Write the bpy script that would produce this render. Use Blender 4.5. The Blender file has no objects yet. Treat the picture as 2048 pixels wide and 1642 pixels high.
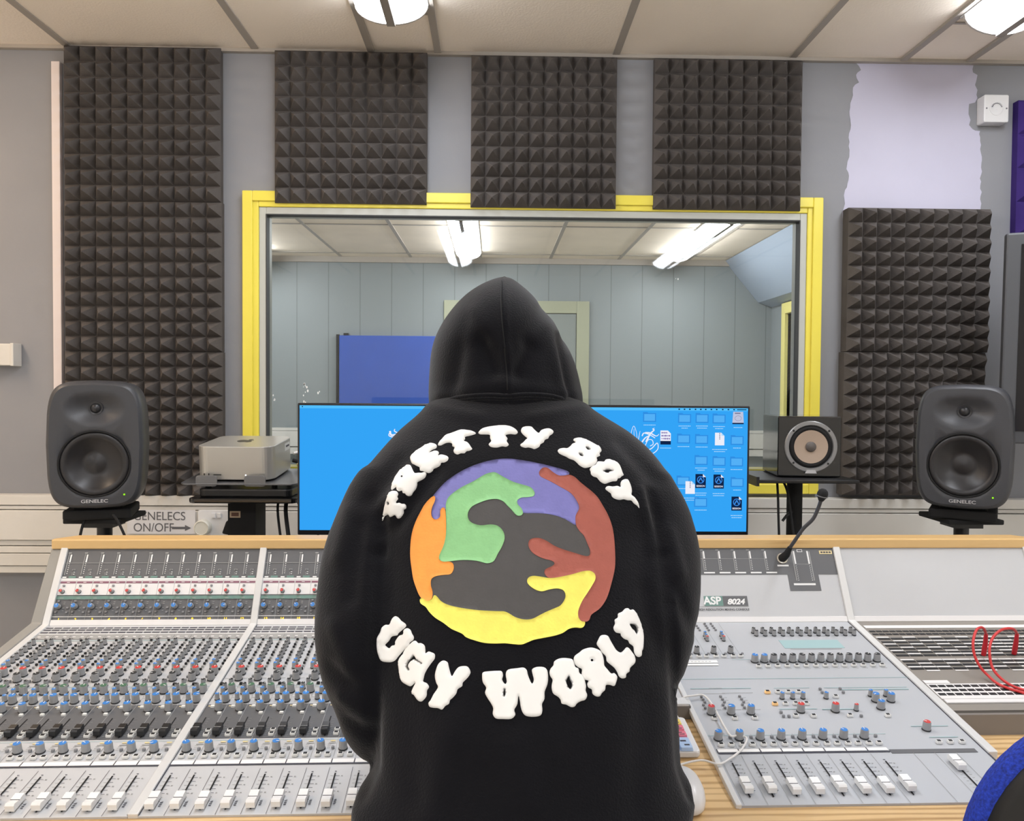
import bpy, bmesh, math, random
from mathutils import Vector, Matrix, Euler
from mathutils.bvhtree import BVHTree
from mathutils.geometry import delaunay_2d_cdt
random.seed(7)
sc = bpy.context.scene
COL = sc.collection
PI = math.pi

# ------------------------------------------------------------------ camera, world, exposure
EYE = Vector((0, 0, 1.40)); FPX = 1644.0
yaw, pitch, roll = .0217, -.0274, .0074
FW = Vector((math.sin(yaw)*math.cos(pitch), math.cos(yaw)*math.cos(pitch), math.sin(pitch)))
_r = Vector((math.cos(yaw), -math.sin(yaw), 0)); _u = _r.cross(FW)
RT = _r*math.cos(roll) + _u*math.sin(roll)
UP = -_r*math.sin(roll) + _u*math.cos(roll)
cam = bpy.data.cameras.new('camera'); camo = bpy.data.objects.new('camera', cam); COL.objects.link(camo)
cam.sensor_fit = 'HORIZONTAL'; cam.sensor_width = 36; cam.lens = FPX/2048*36; cam.clip_start = .02
M = Matrix((RT, UP, -FW)).transposed().to_4x4(); M.translation = EYE
camo.matrix_world = M; sc.camera = camo
world = bpy.data.worlds.new('world'); sc.world = world; world.use_nodes = True
world.node_tree.nodes['Background'].inputs[0].default_value = (.8, .85, 1, 1)
world.node_tree.nodes['Background'].inputs[1].default_value = .05
sc.view_settings.view_transform = 'Standard'; sc.view_settings.look = 'None'
sc.view_settings.exposure = 0.0; sc.view_settings.gamma = 1; sc.view_settings.use_curve_mapping = False
sc.cycles.use_denoising = True
sc.cycles.max_bounces = 8; sc.cycles.transparent_max_bounces = 8
LAMP_A = 21.5      # emission of this room's fluorescent diffusers
LAMP_B = 33.0
SCREEN = 1.0

def ray(px, py): return FW + RT*((px-1024)/FPX) - UP*((py-821)/FPX)
def at_y(px, py, y):
    d = ray(px, py); return EYE + d*(y/d.y)

# ------------------------------------------------------------------ materials
def lin(c): return tuple(((v/255)/12.92 if v/255 <= .04045 else ((v/255+.055)/1.055)**2.4) for v in c)
MATS = {}
def mat(name, rgb, rough=.6, metal=0., noise=0., nscale=8., bump=0., bscale=200., emit=0., sheen=0., coat=0., spec=.5, stretch=None):
    if name in MATS: return MATS[name]
    m = bpy.data.materials.new(name); m.use_nodes = True; nt = m.node_tree; N = nt.nodes; L = nt.links
    b = N['Principled BSDF']; c = lin(rgb) + (1,)
    b.inputs['Base Color'].default_value = c; b.inputs['Roughness'].default_value = rough
    b.inputs['Metallic'].default_value = metal; b.inputs['Specular IOR Level'].default_value = spec
    if sheen: b.inputs['Sheen Weight'].default_value = sheen; b.inputs['Sheen Roughness'].default_value = .5
    if coat: b.inputs['Coat Weight'].default_value = coat; b.inputs['Coat Roughness'].default_value = .08
    if emit:
        b.inputs['Emission Color'].default_value = c; b.inputs['Emission Strength'].default_value = emit
    tc = N.new('ShaderNodeTexCoord'); src = tc.outputs['Object']
    if stretch:
        mp = N.new('ShaderNodeMapping'); mp.inputs['Scale'].default_value = stretch; L.new(src, mp.inputs[0]); src = mp.outputs[0]
    if noise:
        n = N.new('ShaderNodeTexNoise'); n.inputs['Scale'].default_value = nscale; n.inputs['Detail'].default_value = 4
        L.new(src, n.inputs['Vector'])
        r = N.new('ShaderNodeMapRange'); r.inputs[1].default_value = .3; r.inputs[2].default_value = .7
        r.inputs[3].default_value = 1-noise; r.inputs[4].default_value = 1+noise
        L.new(n.outputs['Fac'], r.inputs[0])
        mx = N.new('ShaderNodeVectorMath'); mx.operation = 'SCALE'; mx.inputs[0].default_value = c[:3]
        L.new(r.outputs[0], mx.inputs['Scale']); L.new(mx.outputs[0], b.inputs['Base Color'])
    if bump:
        n2 = N.new('ShaderNodeTexNoise'); n2.inputs['Scale'].default_value = bscale; n2.inputs['Detail'].default_value = 3
        L.new(src, n2.inputs['Vector'])
        bp = N.new('ShaderNodeBump'); bp.inputs['Strength'].default_value = bump; bp.inputs['Distance'].default_value = .002
        L.new(n2.outputs['Fac'], bp.inputs['Height']); L.new(bp.outputs[0], b.inputs['Normal'])
    MATS[name] = m; return m
def wood(name, a, b_, sx=1.2, sy=9., dist=3.):
    m = bpy.data.materials.new(name); m.use_nodes = True; nt = m.node_tree; N = nt.nodes; L = nt.links
    b = N['Principled BSDF']; b.inputs['Roughness'].default_value = .38
    tc = N.new('ShaderNodeTexCoord'); mp = N.new('ShaderNodeMapping'); mp.inputs['Scale'].default_value = (sx, sy, sy)
    L.new(tc.outputs['Object'], mp.inputs[0])
    w = N.new('ShaderNodeTexWave'); w.bands_direction = 'Y'; w.inputs['Scale'].default_value = 2.6; w.inputs['Distortion'].default_value = dist*1.9
    w.inputs['Detail'].default_value = 3; w.inputs['Detail Scale'].default_value = 1.2
    L.new(mp.outputs[0], w.inputs['Vector'])
    n = N.new('ShaderNodeTexNoise'); n.inputs['Scale'].default_value = 14; n.inputs['Detail'].default_value = 5
    mp2 = N.new('ShaderNodeMapping'); mp2.inputs['Scale'].default_value = (.25, 6, 6); L.new(tc.outputs['Object'], mp2.inputs[0]); L.new(mp2.outputs[0], n.inputs['Vector'])
    mxf = N.new('ShaderNodeMath'); mxf.operation = 'MULTIPLY_ADD'; mxf.inputs[1].default_value = .55
    ad = N.new('ShaderNodeMath'); ad.operation = 'MULTIPLY'; ad.inputs[1].default_value = .55
    L.new(n.outputs['Fac'], ad.inputs[0]); L.new(w.outputs['Fac'], mxf.inputs[0]); L.new(ad.outputs[0], mxf.inputs[2])
    cr = N.new('ShaderNodeValToRGB'); cr.color_ramp.elements[0].color = lin(b_)+(1,); cr.color_ramp.elements[1].color = lin(a)+(1,)
    cr.color_ramp.elements[0].position = .12; cr.color_ramp.elements[1].position = .62
    L.new(mxf.outputs[0], cr.inputs[0]); L.new(cr.outputs[0], b.inputs['Base Color'])
    MATS[name] = m; return m
def emis(name, rgb, s):
    if name in MATS: return MATS[name]
    m = bpy.data.materials.new(name); m.use_nodes = True; nt = m.node_tree; nt.nodes.clear()
    o = nt.nodes.new('ShaderNodeOutputMaterial'); e = nt.nodes.new('ShaderNodeEmission')
    e.inputs[0].default_value = lin(rgb)+(1,); e.inputs[1].default_value = s
    nt.links.new(e.outputs[0], o.inputs[0]); MATS[name] = m; return m

WALL = mat('grey_wall_paint', (144, 145, 149), .75, noise=.045, nscale=3, bump=.15, bscale=60)
SIDEW = mat('cream_side_wall', (238, 235, 228), .8, noise=.02)
WALLB = mat('far_wall_paint', (132, 139, 141), .6, noise=.04, nscale=4)
CEIL = mat('ceiling_tile', (250, 238, 222), .9, noise=.03, nscale=2.2, bump=.6, bscale=140)
CEILB = mat('far_ceiling_tile', (236, 222, 202), .9, noise=.05, nscale=3)
GRIDM = mat('ceiling_grid_metal', (168, 160, 150), .5)
FLOOR = mat('carpet_floor', (226, 220, 210), .9, noise=.2, nscale=90)
FOAM = mat('charcoal_foam', (96, 91, 88), 1., noise=.12, nscale=14, bump=.9, bscale=420, spec=.12)
PURPLE = mat('purple_foam', (62, 46, 108), 1., noise=.1, nscale=14, spec=.1)
YEL = mat('yellow_gloss_paint', (238, 222, 84), .35, noise=.03, nscale=5)
OFFW = mat('off_white_trim', (214, 211, 204), .45, noise=.02)
WHT = mat('white_plastic', (226, 226, 226), .4)
WGREY = mat('grey_white_frame', (190, 192, 184), .4)
DKG = mat('dark_grey_gasket', (60, 62, 62), .6)
BLK = mat('black_metal', (16, 16, 18), .4)
BLKM = mat('black_matte', (12, 12, 13), .8)
GLOSS = mat('gloss_black', (10, 10, 12), .08, coat=.6)
SPK = mat('speaker_grey_metal', (62, 63, 67), .42, bump=.1, bscale=500)
SPKD = mat('speaker_cone_black', (38, 37, 39), .36)
SILV = mat('silver_aluminium', (186, 184, 178), .34, metal=.55, noise=.01)
TRAY = mat('dark_silver_tray', (120, 121, 124), .35, metal=.7)
WOODR = wood('oak_rail', (226, 188, 128), (196, 150, 92), 1.0, 14., 2.2)
WOODD = wood('oak_desk', (224, 190, 138), (172, 132, 82), .7, 7., 3.5)
CPAN = mat('console_light_panel', (196, 197, 198), .42, noise=.02, nscale=6)
CPAN2 = mat('console_grey_panel', (182, 185, 189), .42, noise=.02, nscale=6)
CWHT = mat('console_white_panel', (232, 230, 228), .4)
CDRK = mat('console_dark_panel', (98, 99, 101), .45, noise=.03, nscale=6)
CRAIL = mat('console_rail', (220, 220, 218), .3, metal=.1)
CSIDE = mat('console_side_grey', (150, 148, 142), .5)
PATCHM = mat('patchbay_panel', (140, 134, 126), .5)
KGREY = mat('knob_grey', (158, 159, 160), .45)
KDARK = mat('knob_dark_slot', (40, 42, 44), .6)
KBLUE = mat('knob_blue', (60, 130, 205), .4)
KRED = mat('knob_red', (200, 62, 58), .4)
KGREEN = mat('knob_green', (70, 110, 84), .5)
BTNW = mat('button_white', (232, 232, 228), .4)
BTNG = mat('button_grey', (138, 139, 141), .5)
BTNK = mat('button_black', (22, 23, 25), .5)
MARKK = mat('mark_dark', (66, 66, 76), .6)
MARKW = mat('mark_white', (238, 238, 236), .6)
MARKC = mat('mark_cyan', (160, 190, 192), .6)
MARKT = mat('mark_teal', (112, 146, 136), .6)
MARKP = mat('mark_purple', (140, 96, 112), .6)
MARKG = mat('mark_mid_grey', (160, 160, 158), .6)
AMBER = emis('amber_led', (255, 200, 50), 2.2)
AMBERB = mat('amber_button', (248, 200, 136), .5, emit=.12)
GRNLED = emis('green_led', (150, 230, 40), 1.2)
REDC = mat('red_cable_rubber', (206, 52, 52), .4)
CABW = mat('white_cable', (226, 224, 220), .4)
PAPER = mat('white_paper', (216, 216, 218), .7)
INK = mat('dark_ink', (96, 96, 100), .7)
BLUEB = mat('blue_pinboard_fabric', (52, 84, 168), .85, noise=.04)
PALEY = mat('reflected_frame_yellow', (158, 160, 136), .5)
BLUEF = mat('blue_mesh_fabric', (24, 52, 160), .85, noise=.5, nscale=260, bump=.8, bscale=260)
SCRB = emis('screen_blue', (52, 164, 246), SCREEN)
SCRL = emis('screen_bar_blue', (84, 190, 252), SCREEN)
SCRF = emis('folder_blue', (84, 176, 246), SCREEN)
SCRE = emis('folder_edge_blue', (48, 142, 226), SCREEN)
SCRW = emis('icon_white', (236, 238, 250), SCREEN)
SCRT = emis('icon_text', (176, 218, 252), SCREEN)
SCRN = emis('icon_navy', (16, 36, 72), SCREEN)
SCRG = emis('icon_grey', (120, 120, 150), SCREEN)
SCRV = emis('icon_violet', (92, 50, 150), SCREEN)
HOOD = mat('black_cotton_fleece', (15, 15, 19), .95, noise=.18, nscale=9, bump=.5, bscale=380, sheen=.16, spec=.08)
PFAB = dict(purple=(120, 118, 182), green=(138, 196, 134), orange=(250, 160, 70), yellow=(244, 234, 104), brown=(164, 88, 74), grey=(74, 72, 71))
PFAB = {k: mat('print_'+k, v, .7, noise=.05, nscale=60, bump=.2, bscale=300) for k, v in PFAB.items()}
PUFF = mat('puff_print_white', (240, 239, 235), .7, noise=.02, nscale=40)
SKIN = mat('skin', (196, 150, 122), .5)
DENIM = mat('dark_trousers', (26, 28, 36), .85)

# ------------------------------------------------------------------ mesh helpers
class MB:
    def __init__(s): s.v = []; s.f = []; s.mi = []; s.cur = 0
    def add(s, vs, fs, T=None, mi=None):
        o = len(s.v)
        for v in vs:
            v = Vector(v); s.v.append(T @ v if T else v)
        for f in fs: s.f.append([i+o for i in f]); s.mi.append(s.cur if mi is None else mi)
        return s
    def box(s, x0, x1, y0, y1, z0, z1, T=None, mi=None):
        vs = [(x, y, z) for z in (z0, z1) for y in (y0, y1) for x in (x0, x1)]
        return s.add(vs, [(0, 2, 3, 1), (4, 5, 7, 6), (0, 1, 5, 4), (2, 6, 7, 3), (0, 4, 6, 2), (1, 3, 7, 5)], T, mi)
    def quad(s, pts, T=None, mi=None): return s.add(pts, [tuple(range(len(pts)))], T, mi)
    def rings(s, rs, T=None, mi=None, cap0=True, cap1=True, closed=True):
        n = len(rs[0]); vs = [p for r in rs for p in r]; fs = []
        for i in range(len(rs)-1):
            for j in range(n if closed else n-1):
                k = (j+1) % n
                fs.append((i*n+j, i*n+k, (i+1)*n+k, (i+1)*n+j))
        if cap0: fs.append(tuple(reversed(range(n))))
        if cap1: fs.append(tuple((len(rs)-1)*n+j for j in range(n)))
        return s.add(vs, fs, T, mi)
    def lathe(s, prof, seg=24, T=None, mi=None, cap=True):   # prof: (r,z)
        rs = [[(max(r, 1e-5)*math.cos(2*PI*j/seg), max(r, 1e-5)*math.sin(2*PI*j/seg), z) for j in range(seg)] for r, z in prof]
        return s.rings(rs, T, mi, cap0=cap, cap1=cap or prof[-1][0] == 0)
    def tube(s, pts, rad, seg=8, mi=None):
        pts = [Vector(p) for p in pts]; n = len(pts)
        rads = rad if isinstance(rad, (list, tuple)) else [rad]*n
        t0 = (pts[1]-pts[0]).normalized(); a = Vector((0, 0, 1)) if abs(t0.z) < .9 else Vector((1, 0, 0))
        nrm = t0.cross(a).normalized(); rs = []
        for i in range(n):
            t = (pts[min(i+1, n-1)]-pts[max(i-1, 0)]).normalized()
            nrm = (nrm - t*nrm.dot(t)).normalized(); b = t.cross(nrm)
            rs.append([pts[i]+(nrm*math.cos(2*PI*j/seg)+b*math.sin(2*PI*j/seg))*rads[i] for j in range(seg)])
        return s.rings(rs, None, mi)
    def prism(s, poly, z0, z1, T=None, mi=None):   # poly in xy
        return s.rings([[(x, y, z0) for x, y in poly], [(x, y, z1) for x, y in poly]], T, mi)
    def build(s, name, mats, parent=None, smooth=False, bevel=0, bseg=2, loc=None, rot=None, kind=None, label=None, recalc=True):
        me = bpy.data.meshes.new(name)
        me.from_pydata([tuple(v) for v in s.v], [], s.f)
        if not isinstance(mats, (list, tuple)): mats = [mats]
        for m in mats: me.materials.append(m)
        me.polygons.foreach_set('material_index', s.mi)
        if recalc:
            bm = bmesh.new(); bm.from_mesh(me); bmesh.ops.recalc_face_normals(bm, faces=bm.faces); bm.to_mesh(me); bm.free()
        o = bpy.data.objects.new(name, me); COL.objects.link(o)
        if parent: o.parent = parent
        if loc is not None: o.location = loc
        if rot is not None: o.rotation_euler = rot
        if smooth:
            me.polygons.foreach_set('use_smooth', [True]*len(me.polygons))
            try: me.set_sharp_from_angle(angle=math.radians(smooth if smooth > 1 else 40))
            except Exception: pass
        if bevel:
            b = o.modifiers.new('bevel', 'BEVEL'); b.width = bevel; b.segments = bseg; b.limit_method = 'ANGLE'; b.angle_limit = math.radians(40)
        if kind: o['kind'] = kind
        if label: o['label'] = label
        return o
def tag(o, label, cat, group=None):
    o['label'] = label; o['category'] = cat
    if group: o['group'] = group
    return o
def struct(o, kind='structure'): o['kind'] = kind; return o
def empty(name, loc, label, cat, rz=0, group=None):
    o = bpy.data.objects.new(name, None); COL.objects.link(o); o.location = loc; o.rotation_euler = (0, 0, rz); o.empty_display_size = .1
    return tag(o, label, cat, group)
def crom(pts, n=4, closed=True):
    out = []; N_ = len(pts)
    rng = range(N_ if closed else N_-1)
    for i in rng:
        if closed: p0, p1, p2, p3 = [Vector(pts[(i+k-1) % N_]) for k in range(4)]
        else: p0, p1, p2, p3 = [Vector(pts[min(max(i+k-1, 0), N_-1)]) for k in range(4)]
        for k in range(n):
            t = k/n
            out.append(.5*((2*p1)+(p2-p0)*t+(2*p0-5*p1+4*p2-p3)*t*t+(3*p1-p0-3*p2+p3)*t**3))
    if not closed: out.append(Vector(pts[-1]))
    return out
def rrect(w, h, r, seg=5):
    out = []
    for cx, cy, a0 in ((w/2-r, h/2-r, 0), (-w/2+r, h/2-r, PI/2), (-w/2+r, -h/2+r, PI), (w/2-r, -h/2+r, 1.5*PI)):
        for k in range(seg+1):
            a = a0+PI/2*k/seg; out.append((cx+r*math.cos(a), cy+r*math.sin(a)))
    return out
def text_mesh(txt, size, name, m, parent, matrix, extrude=.0003, align='CENTER', sx=1, shear=0, bold=0):
    cu = bpy.data.curves.new(name, 'FONT'); cu.body = txt; cu.size = size; cu.extrude = extrude; cu.align_x = align; cu.align_y = 'CENTER'
    cu.shear = shear; cu.offset = bold
    o = bpy.data.objects.new('tmp_text', cu); COL.objects.link(o)
    dg = bpy.context.evaluated_depsgraph_get(); me = bpy.data.meshes.new_from_object(o.evaluated_get(dg))
    bpy.data.objects.remove(o)
    for v in me.vertices: v.co.x *= sx
    me.materials.clear(); me.materials.append(m)
    ob = bpy.data.objects.new(name, me); COL.objects.link(ob)
    if parent: ob.parent = parent
    ob.matrix_local = matrix
    return ob
FRONT = Matrix.Rotation(PI/2, 4, 'X')          # xy drawing stands upright and faces -y
def facing(x, y, z, rz=0): return Matrix.Translation((x, y, z)) @ Matrix.Rotation(rz, 4, 'Z') @ FRONT

# ================================================================== THE ROOM
H = 2.523; WY = 2.80; XL, XR, YB = -3.2, 2.75, -2.6
WX0, WX1, WZ0, WZ1 = -.79, 1.057, 1.09, 2.01      # opening of the window in the wall
b = MB(); TH = .08
b.box(XL-.1, WX0, WY, WY+TH, 0, H); b.box(WX1, XR+.1, WY, WY+TH, 0, H)
b.box(WX0, WX1, WY, WY+TH, 0, WZ0); b.box(WX0, WX1, WY, WY+TH, WZ1, H)
wf = struct(b.build('wall_front', WALL))
struct(MB().box(XL-.1, XL, YB, WY, 0, H).build('wall_left', SIDEW))
struct(MB().box(XR, XR+.1, YB, WY, 0, H).build('wall_right', SIDEW))
struct(MB().box(XL-.1, XR+.1, YB-.1, YB, 0, H).build('wall_back', SIDEW))
struct(MB().box(XL-.1, XR+.1, YB-.1, WY+TH, -.1, 0).build('floor', FLOOR))
# ceiling with flush tiles, T-bars
ce = struct(MB().box(XL-.1, XR+.1, YB-.1, WY+TH, H, H+.1).build('ceiling', CEIL))
g = MB()
for x in (-2.6, -2.02, -1.421, -.803, .401, .998, 2.2):
    g.box(x-.012, x+.012, YB, WY, H-.004, H+.001)
for x in (-.418, -.196, 1.374, 1.600): g.box(x-.011, x+.011, YB, WY, H-.009, H+.001)
for y in (1.15, -.05, -1.25):
    g.box(XL, XR, y-.012, y+.012, H-.0035, H+.001)
for xa, xb in ((-.418, -.196), (1.374, 1.6)): g.box(xa, xb, 2.50, 2.51, H-.004, H+.001)
g.box(XL, XR, WY-.02, WY-.001, H-.012, H+.001)
g.build('ceiling_grid', GRIDM, ce)
# ragged white patch of bare plaster on the grey wall (drawn in wall coordinates)
def wallpoly(pts, y): return [at_y(px, py, y) for px, py in pts]
patch = [(1712, 126), (1722, 140), (1712, 150), (1718, 165), (1706, 175), (1703, 200), (1699, 230), (1702, 250), (1697, 275), (1699, 300), (1694, 330), (1697, 360), (1690, 380), (1689, 400), (1686, 440),
         (1962, 440), (1961, 420), (1962, 350), (1962, 290), (1960, 262), (1945, 258), (1938, 250), (1941, 240), (1937, 228), (1938, 208), (1950, 205), (1955, 196), (1955, 180), (1950, 170), (1955, 150), (1946, 145), (1947, 130)]
pp = []
for i, p in enumerate(patch):
    q = patch[(i+1) % len(patch)]; L_ = math.hypot(q[0]-p[0], q[1]-p[1]); n = max(1, int(L_/7))
    if L_ > 90 and abs(q[1]-p[1]) < 10: n = 1
    for k in range(n):
        j = 0 if k == 0 or n == 1 else 1
        pp.append((p[0]+(q[0]-p[0])*k/n+random.uniform(-2.2, 2.2)*j, p[1]+(q[1]-p[1])*k/n+random.uniform(-1.5, 1.5)*j))
WPAINT = mat('bare_white_plaster', (194, 192, 210), .6, noise=.03, nscale=5)
fr = wallpoly(pp, WY-.0012); bk = wallpoly(pp, WY+.002)
MB().rings([fr, bk]).build('paint_patch', WPAINT, wf, label='bare white ragged patch of wall')
# trim strip at left, dado trunking along the wall
def trim(n, mb, m=OFFW, **k): return struct(mb.build('trim_%d' % n, m, **k))
trim(1, MB().box(-1.474, -1.446, WY-.018, WY-.001, 1.03, 2.47), mat('pale_pink_white_strip', (226, 216, 214), .5), bevel=.002)
t = MB()
for z0, z1, d in ((1.0, 1.035, .05), (.985, 1.0, .045), (.885, .985, .058), (.865, .885, .048), (.842, .865, .056), (.800, .842, .06), (.775, .80, .055)):
    t.box(XL, XR, WY-d, WY-.001, z0, z1-.0025)
trim(2, t, bevel=.0015)
t = MB().box(XL, XR, WY-.02, WY-.001, 0, .12); trim(3, t, OFFW)
# ---- window 1: yellow architrave, white frame, glass
win = struct(empty('window_1', (0, WY, 0), 'x', 'x')); del win['label']; del win['category']
def frame(mb, x0, x1, z0, z1, w, y0, y1, wb=None):
    wb = w if wb is None else wb
    mb.box(x0, x0+w, y0, y1, z0, z1); mb.box(x1-w, x1, y0, y1, z0, z1)
    mb.box(x0+w, x1-w, y0, y1, z1-w, z1); mb.box(x0+w, x1-w, y0, y1, z0, z0+wb)
a = MB(); frame(a, -.845, 1.110, 1.045, 2.052, .034, -.024, -.001)
frame(a, -.814, 1.081, 1.068, 2.022, .022, -.017, .03, .02)
a.build('architrave', YEL, win, bevel=.003)
a = MB(); frame(a, -.792, 1.059, 1.088, 2.000, .024, -.012, .06, .012)
a.build('inner_frame', WGREY, win, bevel=.002)
a = MB(); frame(a, -.769, 1.036, 1.100, 1.977, .0035, -.014, .02)
a.build('gasket', DKG, win)
a = MB(); a.box(-.768, 1.035, .018, .11, 1.09, 1.125)
a.build('sill', YEL, win, bevel=.003)
a = MB(); a.box(-.79, -.786, .02, .08, 1.09, 2.01); a.box(1.053, 1.057, .02, .08, 1.09, 2.01); a.box(-.79, 1.057, .02, .08, 2.006, 2.01); a.build('reveal_lining', WGREY, win)
gm = bpy.data.materials.new('window_glass'); gm.use_nodes = True; nt = gm.node_tree; nt.nodes.clear()
o_ = nt.nodes.new('ShaderNodeOutputMaterial'); tr = nt.nodes.new('ShaderNodeBsdfTransparent'); gl = nt.nodes.new('ShaderNodeBsdfGlossy'); mx = nt.nodes.new('ShaderNodeMixShader'); fz = nt.nodes.new('ShaderNodeFresnel')
tr.inputs[0].default_value = (.95, .96, .955, 1); gl.inputs['Roughness'].default_value = .02; fz.inputs[0].default_value = 1.45
nt.links.new(fz.outputs[0], mx.inputs[0]); nt.links.new(tr.outputs[0], mx.inputs[1]); nt.links.new(gl.outputs[0], mx.inputs[2]); nt.links.new(mx.outputs[0], o_.inputs[0])
MB().box(-.769, 1.036, .010, .016, 1.098, 1.978).build('glass_pane', gm, win)
# paint specks on the glass
sp = MB()
for cx, cz, n in ((-.645, 1.40, 9), (-.648, 1.36, 5), (-.61, 1.285, 3), (-.60, 1.385, 2), (.62, 1.78, 2), (-.75, 1.36, 3)):
    for k in range(n):
        x = cx+random.gauss(0, .004); z = cz+random.gauss(0, .013); r = random.uniform(.001, .0032)
        sp.add([(x+r*math.cos(i*PI/3), .0095, z+1.7*r*math.sin(i*PI/3)) for i in range(6)]+[(x+r*math.cos(i*PI/3), .0100, z+1.7*r*math.sin(i*PI/3)) for i in range(6)], [tuple(range(6)), tuple(range(6, 12))])
sp.build('paint_speck', MARKW, win, kind='stuff')

# ---- room behind the glass
FY = 7.16; FX0, FX1 = -3.0, 2.42; Y0 = WY+TH
fwm = bpy.data.materials.new('boarded_wall'); fwm.use_nodes = True; nt = fwm.node_tree; N = nt.nodes; L = nt.links; pb = N['Principled BSDF']; pb.inputs['Roughness'].default_value = .5
tc = N.new('ShaderNodeTexCoord'); sx = N.new('ShaderNodeSeparateXYZ'); L.new(tc.outputs['Object'], sx.inputs[0])
mo = N.new('ShaderNodeMath'); mo.operation = 'MULTIPLY_ADD'; mo.inputs[1].default_value = 1/.272; mo.inputs[2].default_value = 40.3; L.new(sx.outputs['X'], mo.inputs[0])
fr_ = N.new('ShaderNodeMath'); fr_.operation = 'FRACT'; L.new(mo.outputs[0], fr_.inputs[0])
lt = N.new('ShaderNodeMath'); lt.operation = 'LESS_THAN'; lt.inputs[1].default_value = .03; L.new(fr_.outputs[0], lt.inputs[0])
mxr = N.new('ShaderNodeMix'); mxr.data_type = 'RGBA'; mxr.inputs[6].default_value = lin((134, 141, 142))+(1,); mxr.inputs[7].default_value = lin((112, 118, 119))+(1,)
L.new(lt.outputs[0], mxr.inputs[0]); L.new(mxr.outputs[2], pb.inputs['Base Color'])
wfar = struct(MB().box(FX0, FX1, FY, FY+.1, 0, H).build('wall_far', fwm))
struct(MB().box(FX0-.1, FX0, Y0, FY+.1, 0, H).build('wall_far_left', WALLB))
# right wall of the far room with a door opening
b = MB(); b.box(FX1, FX1+.1, Y0, 5.75, 0, H); b.box(FX1, FX1+.1, 6.75, FY+.1, 0, H); b.box(FX1, FX1+.1, 5.75, 6.75, 2.03, H)
struct(b.build('wall_far_right', WALLB))
struct(MB().box(FX0-.1, FX1+1.3, Y0, FY+.1, -.1, 0).build('floor_far', FLOOR))
cf = struct(MB().box(FX0-.1, FX1+1.3, Y0, FY+.1, H, H+.1).build('ceiling_far', CEILB))
g = MB()
for x in (-2.526, -1.93, -1.326, -.726, -.126, .478, 1.07, 1.67): g.box(x-.013, x+.013, Y0, FY, H-.005, H+.001)
for y in (6.93, 5.73, 4.53, 3.33): g.box(FX0, FX1, y-.013, y+.013, H-.004, H+.001)
g.box(FX0, FX1, FY-.03, FY-.001, H-.05, H+.001)
g.build('ceiling_grid', GRIDM, cf)
t = MB()
for z0, z1, d in ((1.02, 1.045, .05), (.885, 1.02, .06), (.82, .88, .055)): t.box(FX0, FX1, FY-d, FY-.001, z0, z1-.003)
trim(4, t)
# boxed duct running down the right wall of the far room
b = MB(); prof = [(2.0, H-.005), (FX1-.002, H-.005), (FX1-.002, 2.12), (2.30, 2.16)]
b.rings([[(x, 3.6, z) for x, z in prof], [(x, FY-.003, z) for x, z in prof]])
struct(b.build('trim_5', mat('duct_blue_grey', (150, 162, 176), .5)))
# pale door and frame standing in for a faint reflection in the glass
d = struct(empty('reflected_door', (.19, FY, 0), 'x', 'x')); del d['label']; del d['category']
a = MB(); a.box(-.63, -.52, -.03, -.001, 0, 2.155); a.box(.52, .63, -.03, -.001, 0, 2.155); a.box(-.52, .52, -.03, -.001, 2.05, 2.155)
a.build('door_frame', PALEY, d, bevel=.004)
MB().box(-.515, .515, -.02, -.001, .005, 2.045).build('door_leaf', mat('reflected_door_grey', (128, 134, 130), .5), d)
a = MB().box(.40, .46, -.05, -.02, 1.0, 1.02); a.build('door_handle', SILV, d)
# open door at the right of the far room
d = struct(empty('door_2', (FX1, 6.25, 0), 'x', 'x')); del d['label']; del d['category']
a = MB(); a.box(-.03, .12, -.58, -.50, 0, 2.12); a.box(-.03, .12, .50, .58, 0, 2.12); a.box(-.03, .12, -.5, .5, 2.03, 2.12)
a.build('door_frame', mat('cream_yellow_paint', (226, 214, 130), .4), d, bevel=.004)
MB().box(.03, .07, -.5, .5, .005, 2.025).build('door_leaf', mat('door_grey_green', (126, 132, 126), .45), d)
MB().box(-.012, .028, .28, .30, .95, 1.25).build('door_handle', SILV, d)
# blue pinboard
o = MB().box(-1.338, .0, FY-.045, FY-.012, .95, 1.842).build('pinboard', BLUEB, bevel=.004)
tag(o, 'blue fabric pinboard against the boarded wall behind the glass', 'pinboard')
fr = MB(); fr.box(-1.362, -1.340, FY-.05, FY-.006, .95, 1.85); fr.box(-1.30, -1.26, FY-.045, FY-.006, 1.843, 1.862)
fr.build('board_bracket', BLK, o)

# ---- ceiling lights
def ceiling_light(x, y0, y1, label, strength, tint, grp, w=.215):
    root = empty('ceiling_light', (x, (y0+y1)/2, H), label, 'ceiling light', group=grp)
    hl = (y1-y0)/2; em = emis('fluorescent_'+str(strength), tint, strength)
    hw = w/2-.004; seg = 14
    def arc(y, s=1.0): return [(hw*s*math.cos(PI*k/seg), y, -.012-.055*s*math.sin(PI*k/seg)) for k in range(seg+1)]
    MB().box(-w/2, w/2, -hl-.02, hl+.02, -.012, -.001).build('tray', WHT, root)
    d = MB(); d.rings([arc(-hl), arc(hl)], closed=False, cap0=False, cap1=False)
    d.build('diffuser', em, root, smooth=60)
    for y in (-hl-.006, hl-.002): MB().rings([arc(y, 1.03), arc(y+.008, 1.03)]).build('end_cap', mat('lamp_end_cap', (188, 180, 172), .5), root)
    MB().box(-.012, .012, -hl, hl, -.074, -.0665).build('spine', mat('lamp_spine', (150, 142, 134), .5), root)
    return root
A_T = (243, 247, 255)
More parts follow.
